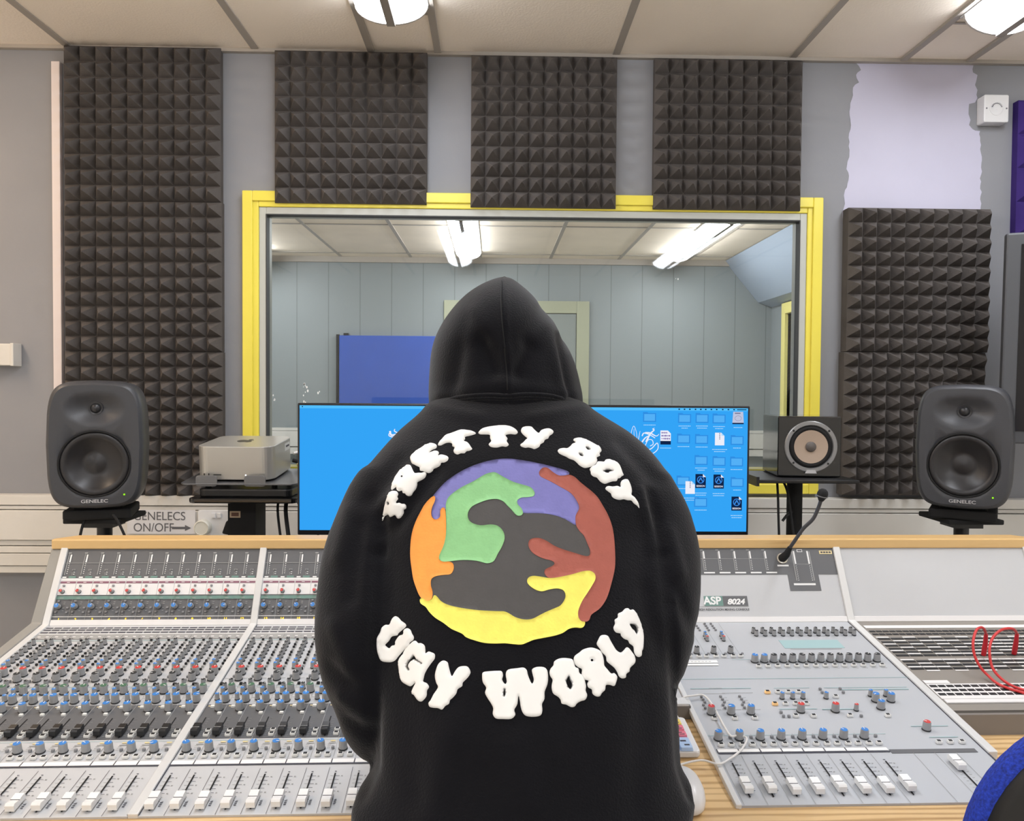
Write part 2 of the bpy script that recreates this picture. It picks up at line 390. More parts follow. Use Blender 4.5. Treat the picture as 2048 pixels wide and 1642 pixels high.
ceiling_light(-.307, .95, 2.43, 'domed fluorescent strip light above the front window, left of the two', LAMP_A, A_T, 'fluorescent strip lights in the control room')
ceiling_light(1.487, .95, 2.43, 'domed fluorescent strip light at the top right corner by the white patch', LAMP_A, A_T, 'fluorescent strip lights in the control room')
ceiling_light(-.307, -1.6, -.1, 'domed fluorescent strip light behind the camera, on the left', LAMP_A, A_T, 'fluorescent strip lights in the control room')
ceiling_light(1.487, -1.6, -.1, 'domed fluorescent strip light behind the camera, on the right', LAMP_A, A_T, 'fluorescent strip lights in the control room')
ceiling_light(-2.10, -1.6, -.1, 'added domed strip light, unseen behind the camera in the far left row', LAMP_A, A_T, 'fluorescent strip lights in the control room')  # extra unseen lamp, added to put more light on the ceiling
ceiling_light(-2.10, .95, 2.43, 'added domed strip light with a warmer tone, out of frame on the left', LAMP_A*1.1, (255, 226, 196), 'fluorescent strip lights in the control room')  # added out of view to warm and brighten the left wall and ceiling
B_T = (246, 250, 255)
ceiling_light(-.22, 5.25, 6.80, 'bright strip light behind the glass, above the hooded person', LAMP_B, B_T, 'strip lights in the live room', w=.21)
ceiling_light(-1.95, 5.25, 6.80, 'added strip light behind the glass, out of sight on the left', LAMP_B, B_T, 'strip lights in the live room', w=.21)  # added out of sight to brighten the left part of the far room
ceiling_light(1.51, 5.25, 6.80, 'bright strip light behind the glass, near the boxed duct', LAMP_B, B_T, 'strip lights in the live room', w=.21)

# ---- acoustic foam
def foam(x0, x1, z0, z1, label, name='acoustic_foam_panel', m=FOAM, grp='charcoal pyramid foam panels', n=10, y=WY, base=.024, ht=.046):
    root_w = x1-x0; root_h = z1-z0; s = root_w/n; t_ = root_h/n
    mb = MB(); mb.box(0, root_w, -base, 0, 0, root_h)
    for i in range(n):
        for j in range(n):
            X = i*s; Z = j*t_; e = .0006
            ax = X+s/2+random.gauss(0, .0010); az = Z+t_/2+random.gauss(0, .0010); ah = -base-ht+random.gauss(0, .0008)
            q = .0018
            mb.add([(X+e, -base, Z+e), (X+s-e, -base, Z+e), (X+s-e, -base, Z+t_-e), (X+e, -base, Z+t_-e), (ax-q, ah, az-q), (ax+q, ah, az-q), (ax+q, ah, az+q), (ax-q, ah, az+q)],
                   [(0, 1, 5, 4), (1, 2, 6, 5), (2, 3, 7, 6), (3, 0, 4, 7), (4, 5, 6, 7)])
    o = mb.build(name, m, loc=(x0, y-.001, z0), recalc=False)
    return tag(o, label, 'acoustic foam', grp)
foam(-1.428, -.914, 2.012, 2.518, 'charcoal pyramid foam panel, topmost of the tall left stack')
foam(-1.430, -.911, 1.514, 2.010, 'charcoal pyramid foam panel, middle of the tall left stack')
foam(-1.432, -.909, 1.024, 1.512, 'charcoal pyramid foam panel behind the left speaker, lowest of its stack')
foam(-.736, -.231, 2.012, 2.514, 'charcoal pyramid foam panel above the window, leftmost of the row of three')
foam(-.084, .404, 2.006, 2.509, 'charcoal pyramid foam panel above the window, middle of the row of three')
foam(.530, 1.030, 2.006, 2.508, 'charcoal pyramid foam panel above the window, rightmost of the row of three')
foam(1.186, 1.669, 1.532, 2.014, 'charcoal pyramid foam panel under the white wall patch', base=.045)
foam(1.180, 1.662, 1.046, 1.530, 'charcoal pyramid foam panel behind the right speaker, under another panel', base=.045)
foam(1.765, 2.26, 1.93, 2.385, 'dark purple foam panel at the right edge above the television', m=PURPLE, grp='purple foam', n=4, base=.03)

# ---- small wall things
r_ = empty('wall_sounder', (1.682, WY, 2.352), 'square white wall box with a round grille, beside the white patch', 'wall box')
MB().prism(rrect(.084, .092, .006), 0, .045, FRONT).build('body', WHT, r_, bevel=.003)
for k in range(14):
    a_ = 2*PI*k/14
MB().lathe([(.024, 0), (.024, .0015), (.021, .002), (.0205, .0008), (.006, .0008), (.0055, .002), (0, .002)], 28, Matrix.Translation((0, -.045, 0)) @ FRONT).build('grille', WHT, r_, smooth=30)
h_ = MB()
for k in range(9):
    a_ = PI*(.1+.8*k/8); h_.box(-.0022, .0022, -.0474, -.0468, -.0014, .0014, Matrix.Translation((.0165*math.cos(a_), 0, .0165*math.sin(a_))))
for x in (-.034, .034): h_.lathe([(.0028, 0), (.0028, .001)], 10, Matrix.Translation((x, -.0448, 0)) @ FRONT)
h_.build('slot', mat('slot_grey', (120, 120, 125), .6), r_)
o = MB().box(-1.76, -1.588, WY-.05, WY-.001, 1.462, 1.534).build('wall_box', OFFW, bevel=.003)
tag(o, 'long white plastic wall box at the left edge of the photo', 'wall box')
MB().box(-1.597, -1.586, WY-.052, WY-.002, 1.460, 1.536).build('end_cover', OFFW, o, bevel=.002)
r_ = empty('wall_sign', (-1.100, WY-.0625, .948), 'white paper sign reading GENELECS ON/OFF with an arrow, left of the socket', 'sign')
MB().box(-.112, .112, -.0012, 0, -.040, .040).build('paper', PAPER, r_)
text_mesh('GENELECS', .040, 'lettering', INK, r_, facing(-.092, -.0016, .018), align='LEFT', sx=.92)
text_mesh('ON/OFF', .040, 'lettering', INK, r_, facing(-.092, -.0016, -.020), align='LEFT', sx=.92)
MB().prism([(.035, -.004), (.078, -.004), (.078, -.010), (.098, 0), (.078, .010), (.078, .004), (.035, .004)], .0013, .0018, Matrix.Translation((0, 0, -.020)) @ FRONT).build('arrow', INK, r_)
r_ = empty('power_socket', (-.905, WY-.060, .945), 'white double power socket on the trunking, right of the paper sign', 'socket')
MB().prism(rrect(.146, .086, .004), 0, .009, FRONT).build('face_plate', WHT, r_, bevel=.002)
MB().lathe([(.025, .009), (.027, .014), (.026, .034), (.022, .038), (.021, .036), (0, .036)], 28, Matrix.Translation((-.052, 0, -.012)) @ FRONT).build('round_adaptor', mat('cream_plastic', (222, 220, 208), .4), r_, smooth=40)
k_ = MB(); k_.box(-.026, -.014, -.014, -.009, .018, .034); k_.box(-.008, .004, -.014, -.009, .018, .034); k_.build('rocker_switch', WHT, r_, bevel=.001)
r_ = empty('power_plug', (-.866, WY-.070, .935), 'black mains plug pushed into the wall socket by the black column', 'plug')
MB().prism([(-.022, -.018), (.018, -.026), (.024, .02), (.006, .03), (-.008, .022)], .0, .036, FRONT).build('plug_body', BLKM, r_, bevel=.004)
MB().tube([(.0, -.02, -.024), (.003, -.024, -.05), (.01, -.025, -.2), (.02, -.02, -.8)], .004).build('cord', BLKM, r_)

# ---- television at the right
r_ = empty('television', (1.560, 2.50, 1.56), 'black flat television with grey bezel at the right edge', 'television')
r_.rotation_euler = (.095, 0, -.45)
MB().box(0, .92, -.02, .035, -.32, .32).build('casing', mat('tv_bezel_grey', (82, 84, 88), .45), r_, bevel=.006)
MB().box(.040, .88, -.0225, -.0195, -.280, .285).build('screen', mat('tv_screen', (8, 8, 16), .12), r_)
MB().box(.36, .56, .035, .30, -.10, .10).build('wall_bracket', BLK, r_)

# ================================================================== SPEAKERS
def genelec(loc, rz, label, grp='grey studio monitors on stands', led=1):
    root = empty('studio_monitor', loc, label, 'speaker', rz, grp)
    W, Hh, D = .243, .345, .225
    rs = []
    def outline(w, h, r, e, y, bulge):
        pts = []
        n = 56
        for k in range(n):
            a = 2*PI*k/n; ca, sa = math.cos(a), math.sin(a)
            x = math.copysign(abs(ca)**(2/e), ca); z = math.copysign(abs(sa)**(2/e), sa)
            # narrower towards top and bottom
            ww = w*(1-bulge*(z**2)); hh = h*(1-.05*x*x)
            pts.append((x*ww/2, y, z*hh/2))
        return pts
    ys = [(-D/2+.000, .90, .93), (-D/2+.003, .935, .95), (-D/2+.010, .965, .975), (-D/2+.022, .99, .99), (-D/2+.05, 1, 1), (0, .99, .99), (D/2-.05, .93, .94), (D/2-.015, .82, .86), (D/2, .7, .76)]
    for y, sx, sz in ys: rs.append(outline(W*sx, Hh*sz, 0, 6.5, y, .09))
    b = MB(); b.rings(rs, cap0=False)
    # sculpted front: polar grid with tweeter waveguide and woofer recess
    n = 56; front = outline(W*.90, Hh*.93, 0, 6.5, -D/2, .09); inner = []
    tz, wz, wr = .098, -.050, .086
    K = 26; rings_ = []
    for k in range(K+1):
        s = 1-k/K
        ring = []
        for (x, y, z) in front:
            X = x*s; Z = z*s
            dt = math.hypot(X/.078, (Z-tz)/.047); dw = math.hypot(X, Z-wz)/(wr+.004)
            dep = 0
            if dt < 1: dep += .026*(1-dt*dt)**1.6
            dep2 = .034*max(0, 1-dw**3) if dw < 1 else 0
            ring.append((X, -D/2-.002*(1-s)+dep+dep2, Z))
        rings_.append(ring)
    b.rings(rings_, cap0=False, cap1=True)
    b.build('cabinet', SPK, root, smooth=50)
    T = Matrix.Translation((0, -D/2, wz)) @ FRONT
    MB().lathe([(wr+.003, -.012), (wr+.003, .0012), (wr+.001, .0018), (wr-.001, .001), (wr-.001, -.010)], 48, T, cap=False).build('woofer_ring', BLKM, root, smooth=30)
    mb = MB().lathe([(wr-.001, -.004), (wr-.003, -.0010), (wr-.008, .0003), (wr-.015, -.0010), (wr-.019, -.0045), (wr-.024, -.0085), (.048, -.0165), (.036, -.0215), (.030, -.0240), (.024, -.0225), (.012, -.0185), (0, -.0170)], 56, T, cap=False)
    mb.build('woofer', SPKD, root, smooth=60)
    T2 = Matrix.Translation((0, -D/2+.022, tz)) @ FRONT
    MB().lathe([(.019, -.004), (.018, .004), (.0135, .003), (.012, .006), (.008, .010), (0, .012)], 28, T2).build('tweeter', mat('tweeter_dome', (58, 58, 60), .3, metal=.4), root, smooth=60)
    text_mesh('GENELEC', .0125, 'badge_lettering', mat('badge_silver', (196, 196, 198), .3, metal=.3), root, facing(0, -D/2-.0040, -.149), sx=1.25, bold=.0002)
    MB().box(-.002, .002, -D/2-.0045, -D/2+.002, -.135, -.131, Matrix.Translation((.072, 0, 0))).build('power_light', GRNLED, root)
    # isolation foot
    f = MB(); f.box(-.084, .084, -.085, .08, -.203, -.176); f.box(-.060, .060, -.07, .07, -.180, -.155); f.build('isolation_foot', BLKM, root, bevel=.005)
    return root
genelec((-1.090, 2.31, 1.240), .27, 'grey studio monitor speaker at the left, in front of the tall foam stack')
genelec((1.342, 2.31, 1.247), -.56, 'grey studio monitor speaker at the right, beside the television')
def spk_stand(x, y, ztop, label):
    root = empty('speaker_stand', (x, y, 0), label, 'speaker stand', group='black speaker stands')
    MB().box(-.078, .078, -.075, .09, ztop-.014, ztop).build('top_plate', BLKM, root, bevel=.003)
    p = MB(); p.tube([(0, 0, .02), (0, 0, ztop-.03)], .020, 16); p.box(-.04, .04, -.04, .04, ztop-.03, ztop-.014); p.build('pole', BLK, root, smooth=40)
    MB().box(-.12, .12, -.08, .18, 0, .02).build('base_plate', BLK, root, bevel=.003)
    return root
spk_stand(-1.090, 2.32, 1.036, 'black pole speaker stand under the left grey monitor')
spk_stand(1.342, 2.32, 1.043, 'black pole speaker stand under the right grey monitor')
def cable(pts, label, r=.0035, m=BLKM, n=6, name='cable', grp=None):
    p = crom([Vector(q) for q in pts], n, closed=False)
    return tag(MB().tube(p, r, 8).build(name, m, smooth=60), label, 'cable', grp)
cable([(-1.10, 2.24, 1.052), (-1.105, 2.215, 1.0), (-1.105, 2.19, .9), (-1.1, 2.17, .4), (-1.08, 2.17, .01)], 'thin black cable hanging down left of the left speaker pole')
cable([(-1.02, 2.22, 1.052), (-.995, 2.20, 1.03), (-.965, 2.19, .97), (-.93, 2.17, .88), (-.92, 2.15, .5), (-.92, 2.15, .01)], 'thin black cable slanting down across the paper sign')

# ---- small black cube speaker on its shelf stand
r_ = empty('cube_speaker', (.903, 2.40, 1.154), 'small gloss black cube speaker with a tan cone on the shelf stand', 'speaker', rz=-.10)
D = .19; W = .175; Hh = .172
MB().box(-W/2, W/2, -D/2, D/2, 0, Hh).build('cabinet', GLOSS, r_, bevel=.004, bseg=3)
T = Matrix.Translation((.003, -D/2, Hh*.50)) @ FRONT
MB().lathe([(.073, 0), (.073, .004), (.071, .006), (.062, .006), (.060, .002), (.059, -.0)], 48, T, cap=False).build('chrome_ring', mat('ring_satin', (142, 142, 142), .35, metal=.4), r_, smooth=30)
MB().lathe([(.060, .001), (.056, .006), (.051, .006), (.046, .003)], 48, T, cap=False).build('rubber_surround', BLKM, r_, smooth=60)
MB().lathe([(.047, .0048), (.030, .0026), (.014, .0008), (0, .0008)], 40, T, cap=False).build('cone', mat('tan_cone', (176, 156, 138), .6), r_, smooth=60)
MB().lathe([(.0145, .0), (.0145, .004), (.011, .0065), (0, .0078)], 28, T).build('dust_cap', mat('cap_grey', (96, 90, 86), .5), r_, smooth=60)
s_ = MB()
for a_ in (.75, 2.4, 3.9, 5.5): s_.lathe([(.003, .006), (.003, .0072), (0, .0072)], 10, T @ Matrix.Translation((.0665*math.cos(a_), .0665*math.sin(a_), 0)))
s_.build('screw', BLK, r_)
MB().prism([(-.016, -.075), (.016, -.075), (.012, -.066), (-.012, -.066)], .004, .0085, T).build('badge', mat('badge_silver', (196, 196, 198), .3), r_)
r_ = empty('shelf_stand', (.862, 2.37, -.012), 'black shelf stand with a single pole carrying the cube speaker', 'speaker stand')
MB().box(-.135, .150, -.125, .13, 1.154, 1.164).build('shelf', BLK, r_, bevel=.002)
MB().box(-.138, -.130, -.127, .13, 1.146, 1.172).build('shelf_edge', BLK, r_)
MB().tube([(.015, 0, .02), (.015, 0, 1.155)], .022, 16).build('pole', BLKM, r_, smooth=40)
MB().tube([(0, -.02, 1.06), (-.018, -.028, 1.05), (-.030, -.03, 1.035)], .004).build('clamp_knob', BLK, r_)
MB().box(-.12, .14, -.12, .17, .012, .032).build('base_plate', BLK, r_, bevel=.003)
cable([(.80, 2.30, 1.150), (.797, 2.28, 1.1), (.792, 2.25, .98), (.79, 2.16, .4), (.79, 2.15, .01)], 'straight black cable hanging left of the shelf stand pole')
cable([(.815, 2.31, 1.150), (.828, 2.29, 1.11), (.832, 2.25, 1.0), (.836, 2.20, .9), (.84, 2.16, .4), (.83, 2.15, .01)], 'curved black cable hanging next to the shelf stand pole')

# ================================================================== COMPUTER ON ITS STAND
r_ = empty('pedestal_table', (-.672, 2.33, -.012), 'black pedestal table with a square column under the silver computer', 'table')
MB().prism(rrect(.29, .26, .02), 1.098, 1.112).build('table_top', GLOSS, r_, bevel=.004)
MB().prism(rrect(.25, .22, .02), 1.112, 1.134, Matrix.Translation((0, .005, 0))).build('raised_tray', BLK, r_, bevel=.004)
MB().box(-.062, .014, -.05, .05, .032, 1.098).build('column', BLKM, r_)
MB().box(-.16, .12, -.12, .2, .012, .032).build('base_plate', BLK, r_, bevel=.003)
o = MB(); o.box(-.0565, -.0275, -.0512, -.0500, 1.048, 1.066); o.build('asset_label', mat('tan_label', (190, 168, 140), .6), r_)
MB().box(-.052, -.032, -.0518, -.0512, 1.052, 1.062).build('printed_code', mat('brown_ink', (98, 66, 50), .7), r_)
r_ = empty('laptop_tray', (-.690, 2.34, 1.122), 'slim metal riser tray with two front clips holding the silver computer', 'tray')
b = MB(); T = Matrix.Translation((0, 0, .020)) @ Matrix.Rotation(.085, 4, 'X')
b.prism(rrect(.315, .23, .02), 0, .004, T); b.build('plate', TRAY, r_, bevel=.001)
for x in (-.085, .045):
    MB().prism(rrect(.058, .030, .008), -.003, .0, Matrix.Translation((x, -.112, .021)) @ FRONT).build('clip', TRAY, r_, bevel=.001)
for x in (-.09, .09):
    for y in (-.08, .08): MB().lathe([(.008, 0), (.008, .0205+y*.085)], 12, Matrix.Translation((x, y, 0))).build('rubber_foot', BLKM, r_)
r_ = empty('desktop_computer', (-.704, 2.355, 1.1485), 'silver aluminium box computer on the black pedestal table', 'computer', rz=-.09)
r_.rotation_euler = (.085, 0, -.03); r_.scale = (1.06, 1.06, 1.04)
MB().prism(rrect(.197, .197, .032, 8), .004, .092).build('casing', SILV, r_, bevel=.002, bseg=2)
MB().prism(rrect(.17, .17, .03, 8), 0, .004).build('foot_ring', BLKM, r_)
lg = MB(); lp = crom([(-.020, 0), (-.017, .012), (-.008, .016), (0, .012), (.008, .015), (.015, .012), (.011, .003), (.016, -.008), (.009, -.018), (0, -.015), (-.009, -.018), (-.017, -.009)], 4)
lg.prism([(p.x*1.15, p.y*1.15) for p in lp], .092, .0925)
lf = crom([(.001, .018), (.003, .025), (.009, .028), (.007, .021)], 4); lg.prism([(p.x*1.15, p.y*1.15) for p in lf], .092, .0925)
lg.build('logo', mat('logo_dark', (60, 60, 60), .5), r_)
p_ = MB(); p_.box(-.078, -.076, -.0992, -.0982, .014, .021); p_.box(-.066, -.064, -.0992, -.0982, .014, .021); p_.box(-.053, -.033, -.0992, -.0982, .0165, .0185)
p_.build('port', BLKM, r_)
MB().lathe([(.002, 0), (.002, .0008)], 12, Matrix.Translation((.03, -.0984, .017)) @ FRONT).build('status_light', emis('status_white', (255, 255, 255), 1.5), r_)
MB().box(.0985, .0990, .02, .065, .062, .082).build('asset_label', mat('clear_label', (214, 214, 210), .4), r_)
MB().box(.0990, .0993, .028, .058, .071, .076).build('label_print', MARKK, r_)
cable([(-.60, 2.46, 1.18), (-.57, 2.47, 1.172), (-.545, 2.46, 1.185), (-.50, 2.5, 1.19), (-.42, 2.55, 1.1)], 'black lead running from the computer towards the wide monitor', .006)
cable([(-.60, 2.47, 1.20), (-.56, 2.50, 1.205), (-.52, 2.52, 1.195), (-.45, 2.56, 1.15)], 'white lead running from the back of the silver computer', .004, CABW)
o = MB().box(-.014, .014, -.006, .006, -.005, .005).build('cable_connector', mat('pale_yellow_plastic', (226, 206, 130), .5), loc=(-.566, 2.43, 1.172), rot=(0, -.3, .5), bevel=.002); tag(o, 'pale yellow cable connector beside the silver computer', 'connector')
cable([(-.575, 2.30, 1.098), (-.570, 2.26, 1.06), (-.553, 2.22, 1.0), (-.535, 2.20, .90), (-.53, 2.16, .3), (-.53, 2.15, .01)], 'thick black cable hanging from the pedestal table, on the right', .0055)
cable([(-.595, 2.30, 1.098), (-.592, 2.26, 1.06), (-.570, 2.22, .96), (-.556, 2.19, .88), (-.55, 2.16, .3), (-.56, 2.15, .01)], 'thin black cable hanging close beside the pedestal column', .0035)
cable([(-.56, 2.30, 1.10), (-.545, 2.27, 1.09), (-.515, 2.24, 1.055), (-.47, 2.21, 1.0), (-.42, 2.20, .8), (-.4, 2.15, .01)], 'thin black cable slanting from the pedestal table behind the wide monitor', .003)

# ================================================================== WIDE MONITOR
MX0, MX1, MZ0, MZ1, MY = -.512, .674, 1.012, 1.357, 2.15
r_ = empty('ultrawide_monitor', ((MX0+MX1)/2, MY, 0), 'ultrawide computer monitor showing a blue desktop, behind the hooded person', 'monitor')
mw = (MX1-MX0)/2
b = MB(); b.box(-mw, mw, 0, .030, MZ0, MZ1); b.build('casing', mat('monitor_black', (14, 12, 20), .35), r_, bevel=.003)
sz0, sz1 = MZ0+.013, MZ1-.006; sw = mw-.006
scr = MB().box(-sw, sw, -.0008, .0002, sz0, sz1).build('screen', SCRB, r_)
MB().box(-sw, sw, -.0012, -.0008, sz1-.0075, sz1).build('menu_bar', SCRL, scr)
mm = MB()
for k, x in enumerate((.405, .419, .433, .448, .462, .475, .49, .504, .52, .535, .55)): mm.box(x-.002, x+.002, -.0015, -.0012, sz1-.0052, sz1-.0020, mi=0)
mm.box(.558, .583, -.0015, -.0012, sz1-.0048, sz1-.0026, mi=0); mm.box(-sw+.006, -sw+.0085, -.0015, -.0012, sz1-.005, sz1-.0018)
mm.build('menu_bar_glyphs', SCRN, scr)
cx0 = (MX0+MX1)/2
def sx_(px, py): p = at_y(px, py, MY); return p.x-cx0, p.z
def caption(px, py, w=20, lines=1):
    m = MB()
    for l in range(lines):
        x, z = sx_(px, py+4.2*l); ww = w*.00131/2*(1 if l == 0 else random.uniform(.5, 1)); k = -ww
        while k < ww:
            s = random.uniform(.002, .0045); m.box(x+k, x+min(k+s, ww), -.0012, -.0009, z-.0009, z+.0009); k += s+.0009
    m.build('icon_caption', SCRT, scr)
ICON = [(1299, 834), (1369, 836), (1404, 836), (1438, 837), (1367, 877), (1403, 878), (1474, 880), (1402, 920), (1438, 922), (1473, 923), (1366, 961), (1474, 964), (1401, 1004)]
for px, py in ICON:
    x, z = sx_(px, py); m = MB(); w, h = .0172, .0130
    m.prism([(x+a, z+c) for a, c in ((-w, -h), (w, -h), (w, h*.8), (-w*.2, h*.8), (-w*.35, h), (-w, h))], .0006, .0012, FRONT, mi=0)
    m.prism([(x-w+.003, z-h+.003), (x+w-.003, z-h+.003), (x+w-.003, z+h*.6), (x-w+.003, z+h*.6)], .0012, .0014, FRONT, mi=1)
    m.build('folder_icon', [SCRE, SCRF], scr)
    caption(px, py+16, 24 if px != 1474 else 16, 2 if px in (1369, 1404, 1402, 1438) else 1)
def doc(px, py, kind):
    x, z = sx_(px, py); m = MB(); w, h = .0138, .0185
    if kind == 'session':
        m.prism([(x+a, z+c) for a, c in ((-w, -h), (w, -h), (w, h-.008), (w-.008, h), (-w, h))], .0010, .0015, FRONT, mi=0)
        m.prism([(x+w-.008, z+h), (x+w, z+h-.008), (x+w-.008, z+h-.008)], .0015, .0018, FRONT, mi=1)
        n = 20; ro, ri, cz = .0098, .0078, z+.0035
        for k in range(n):
            a0, a1 = 2*PI*k/n, 2*PI*(k+1)/n
            m.quad([(x+ro*math.cos(a0), -.0018, cz+ro*math.sin(a0)), (x+ro*math.cos(a1), -.0018, cz+ro*math.sin(a1)), (x+ri*math.cos(a1), -.0018, cz+ri*math.sin(a1)), (x+ri*math.cos(a0), -.0018, cz+ri*math.sin(a0))], mi=2)
        m.prism([(x-.0078, cz-.006), (x-.005, cz-.0065), (x, cz+.002), (x+.005, cz-.0065), (x+.0078, cz-.006), (x+.001, cz+.006), (x-.001, cz+.006)], .0016, .0019, FRONT, mi=2)
        o = m.build('session_icon', [SCRN, SCRW, emis('icon_blue', (60, 140, 230), SCREEN)], scr)
        text_mesh('SESSION', .0062, 'icon_lettering', SCRW, scr, facing(x, -.0018, z-.0132), .0001, bold=.0001)
        caption(px, py+24, 24, 2)
    elif kind == 'zip':
        m.prism([(x+a, z+c) for a, c in ((-w*.9, -h*.9), (w*.9, -h*.9), (w*.9, h*.9-.008), (w*.9-.008, h*.9), (-w*.9, h*.9))], .0014, .0018, FRONT, mi=0)
        for k in range(7): m.box(x-.0014, x+.0014, -.0021, -.0018, z+.0145-.0026*k, z+.0160-.0026*k, mi=1)
        m.prism([(x+w*.9-.008, z+h*.9), (x+w*.9, z+h*.9-.008), (x+w*.9-.008, z+h*.9-.008)], .0018, .0021, FRONT, mi=2)
        m.build('archive_icon', [SCRW, SCRG, SCRT], scr); caption(px, py+21, 30, 2)
    elif kind == 'wave':
        m.prism([(x+a, z+c) for a, c in ((-w, -h), (w, -h), (w, h-.008), (w-.008, h), (-w, h))], .0010, .0015, FRONT, mi=0)
        m.box(x-w, x+w, -.0018, -.0015, z-h, z-h+.0095, mi=1)
        for r in range(3):
            for k in range(9 if r else 6):
                hh = random.uniform(.0006, .0022); m.box(x-w+.0028+k*.0026, x-w+.0046+k*.0026, -.0018, -.0015, z+.0125-r*.0078-hh, z+.0125-r*.0078+hh, mi=2)
        m.build('audio_icon', [SCRW, SCRN, SCRV], scr); caption(px, py+21, 22)
    else:
        m.prism([(x-.0150, z-.014), (x+.0150, z-.014), (x+.013, z+.015), (x-.013, z+.015)], .0010, .0015, FRONT, mi=0)
        m.prism([(x-.0150, z-.0175), (x+.0150, z-.0175), (x+.0150, z-.014), (x-.0150, z-.014)], .0010, .0015, FRONT, mi=2)
        m.box(x-.009, x+.006, -.0018, -.0015, z+.0095, z+.0125, mi=1)
        n = 16
        for k in range(n):
            a0, a1 = 2*PI*k/n, 2*PI*(k+1)/n
            m.quad([(x+.009*math.cos(a0), -.0018, z-.002+.007*math.sin(a0)), (x+.009*math.cos(a1), -.0018, z-.002+.007*math.sin(a1)), (x+.0082*math.cos(a1), -.0018, z-.002+.0062*math.sin(a1)), (x+.0082*math.cos(a0), -.0018, z-.002+.0062*math.sin(a0))], mi=1)
        m.build('drive_icon', [emis('drive_silver', (190, 196, 222), SCREEN), SCRG, SCRN], scr); caption(px, py+20, 18)
doc(1331, 875, 'wave'); doc(1439, 878, 'zip'); doc(1380, 975, 'zip'); doc(1401, 962, 'session'); doc(1437, 963, 'session'); doc(1473, 1007, 'session'); doc(1476, 835, 'drive')
# white tattoo style wallpaper ornament, mostly hidden by the person
orn = MB()
def stroke(pts, w0, w1=.0006):
    p = crom([Vector((*sx_(*q), 0)) for q in pts], 5, closed=False); n = len(p); Lp_ = []; Rp_ = []
    for i in range(n):
        t = (p[min(i+1, n-1)]-p[max(i-1, 0)]).normalized(); w = (w0+(w1-w0)*i/(n-1))*.5
        Lp_.append((p[i].x-t.y*w, -.0013, p[i].y+t.x*w)); Rp_.append((p[i].x+t.y*w, -.0013, p[i].y-t.x*w))
    for i in range(n-1): orn.quad([Lp_[i], Lp_[i+1], Rp_[i+1], Rp_[i]])
for s in (([(780, 862), (783, 870), (795, 868), (812, 860), (830, 858)], .005, .004), ([(790, 858), (789, 862), (796, 866)], .002, .003), ([(779, 866), (778, 871), (786, 874), (800, 872)], .002, .003),
          ([(1292, 884), (1300, 868), (1308, 860), (1305, 858), (1309, 856)], .005, .0008), ([(1290, 866), (1300, 866), (1312, 872), (1318, 868)], .005, .001), ([(1284, 872), (1288, 866), (1300, 870), (1310, 876)], .003, .002),
          ([(1266, 880), (1262, 868), (1267, 852), (1272, 862), (1274, 876)], .0015, .001), ([(1270, 880), (1268, 868), (1268, 858)], .001, .001), ([(1276, 882), (1278, 872), (1280, 862)], .002, .0008), ([(1260, 876), (1255, 866), (1252, 860)], .002, .0008),
          ([(1290, 892), (1296, 880), (1304, 880), (1306, 888), (1300, 892)], .0018, .002), ([(1296, 900), (1304, 896), (1314, 886), (1316, 896), (1310, 904), (1300, 908), (1290, 902)], .0025, .0018), ([(1284, 884), (1290, 876), (1296, 872)], .004, .002),
          ([(1240, 900), (1262, 892), (1280, 890), (1292, 896)], .004, .003), ([(1250, 920), (1275, 906), (1290, 904)], .003, .003)):
    stroke(*s)
for side in (-1, 1):
    q = MB()
    for f in orn.f:
        if (orn.v[f[0]].x > 0) == (side > 0): q.add([orn.v[i] for i in f], [(0, 1, 2, 3)])
    q.build('wallpaper_ornament', SCRW, scr, kind='stuff')
MB().box(-.10, .10, .03, .06, 1.0, 1.3).build('stand_neck', BLK, r_, bevel=.004)
s_ = MB(); s_.box(-.04, .04, .06, .10, .02, 1.25); s_.box(-.3, .3, -.10, .2, 0, .02); s_.build('floor_stand', BLK, r_)
# ================================================================== MIXING CONSOLE
PHI = math.radians(1.3); OC = Vector((-.519, 1.800, .878))
con = empty('mixing_console', (OC.x, OC.y, 0), 'long light grey mixing console with a wooden rail, the person leaning over it', 'mixing console', PHI)
A8, A60 = math.radians(8), math.radians(60)
def LP(u, v, h=0): return Vector((u, v*math.cos(A8)-h*math.sin(A8), OC.z+v*math.sin(A8)+h*math.cos(A8)))
def UPP(u, v, h=0): return Vector((u, v*math.cos(A60)-h*math.sin(A60), OC.z+v*math.sin(A60)+h*math.cos(A60)))
TL = Matrix.Translation((0, 0, OC.z)) @ Matrix.Rotation(A8, 4, 'X')      # (u, v, h) -> console space
TU = Matrix.Translation((0, 0, OC.z)) @ Matrix.Rotation(A60, 4, 'X')
def CW(u, v, h=0): return con.matrix_basis @ LP(u, v, h)                 # console plane -> world
bpy.context.view_layer.update()
def toworld(p): return Matrix.Translation((OC.x, OC.y, 0)) @ Matrix.Rotation(PHI, 4, 'Z') @ Vector(p)
U0, U1 = -.4565, 1.800
M1, M2, M3, MB0, MB1 = (-.4420, -.012), (.003, .430), (.445, .862), .868, 1.322
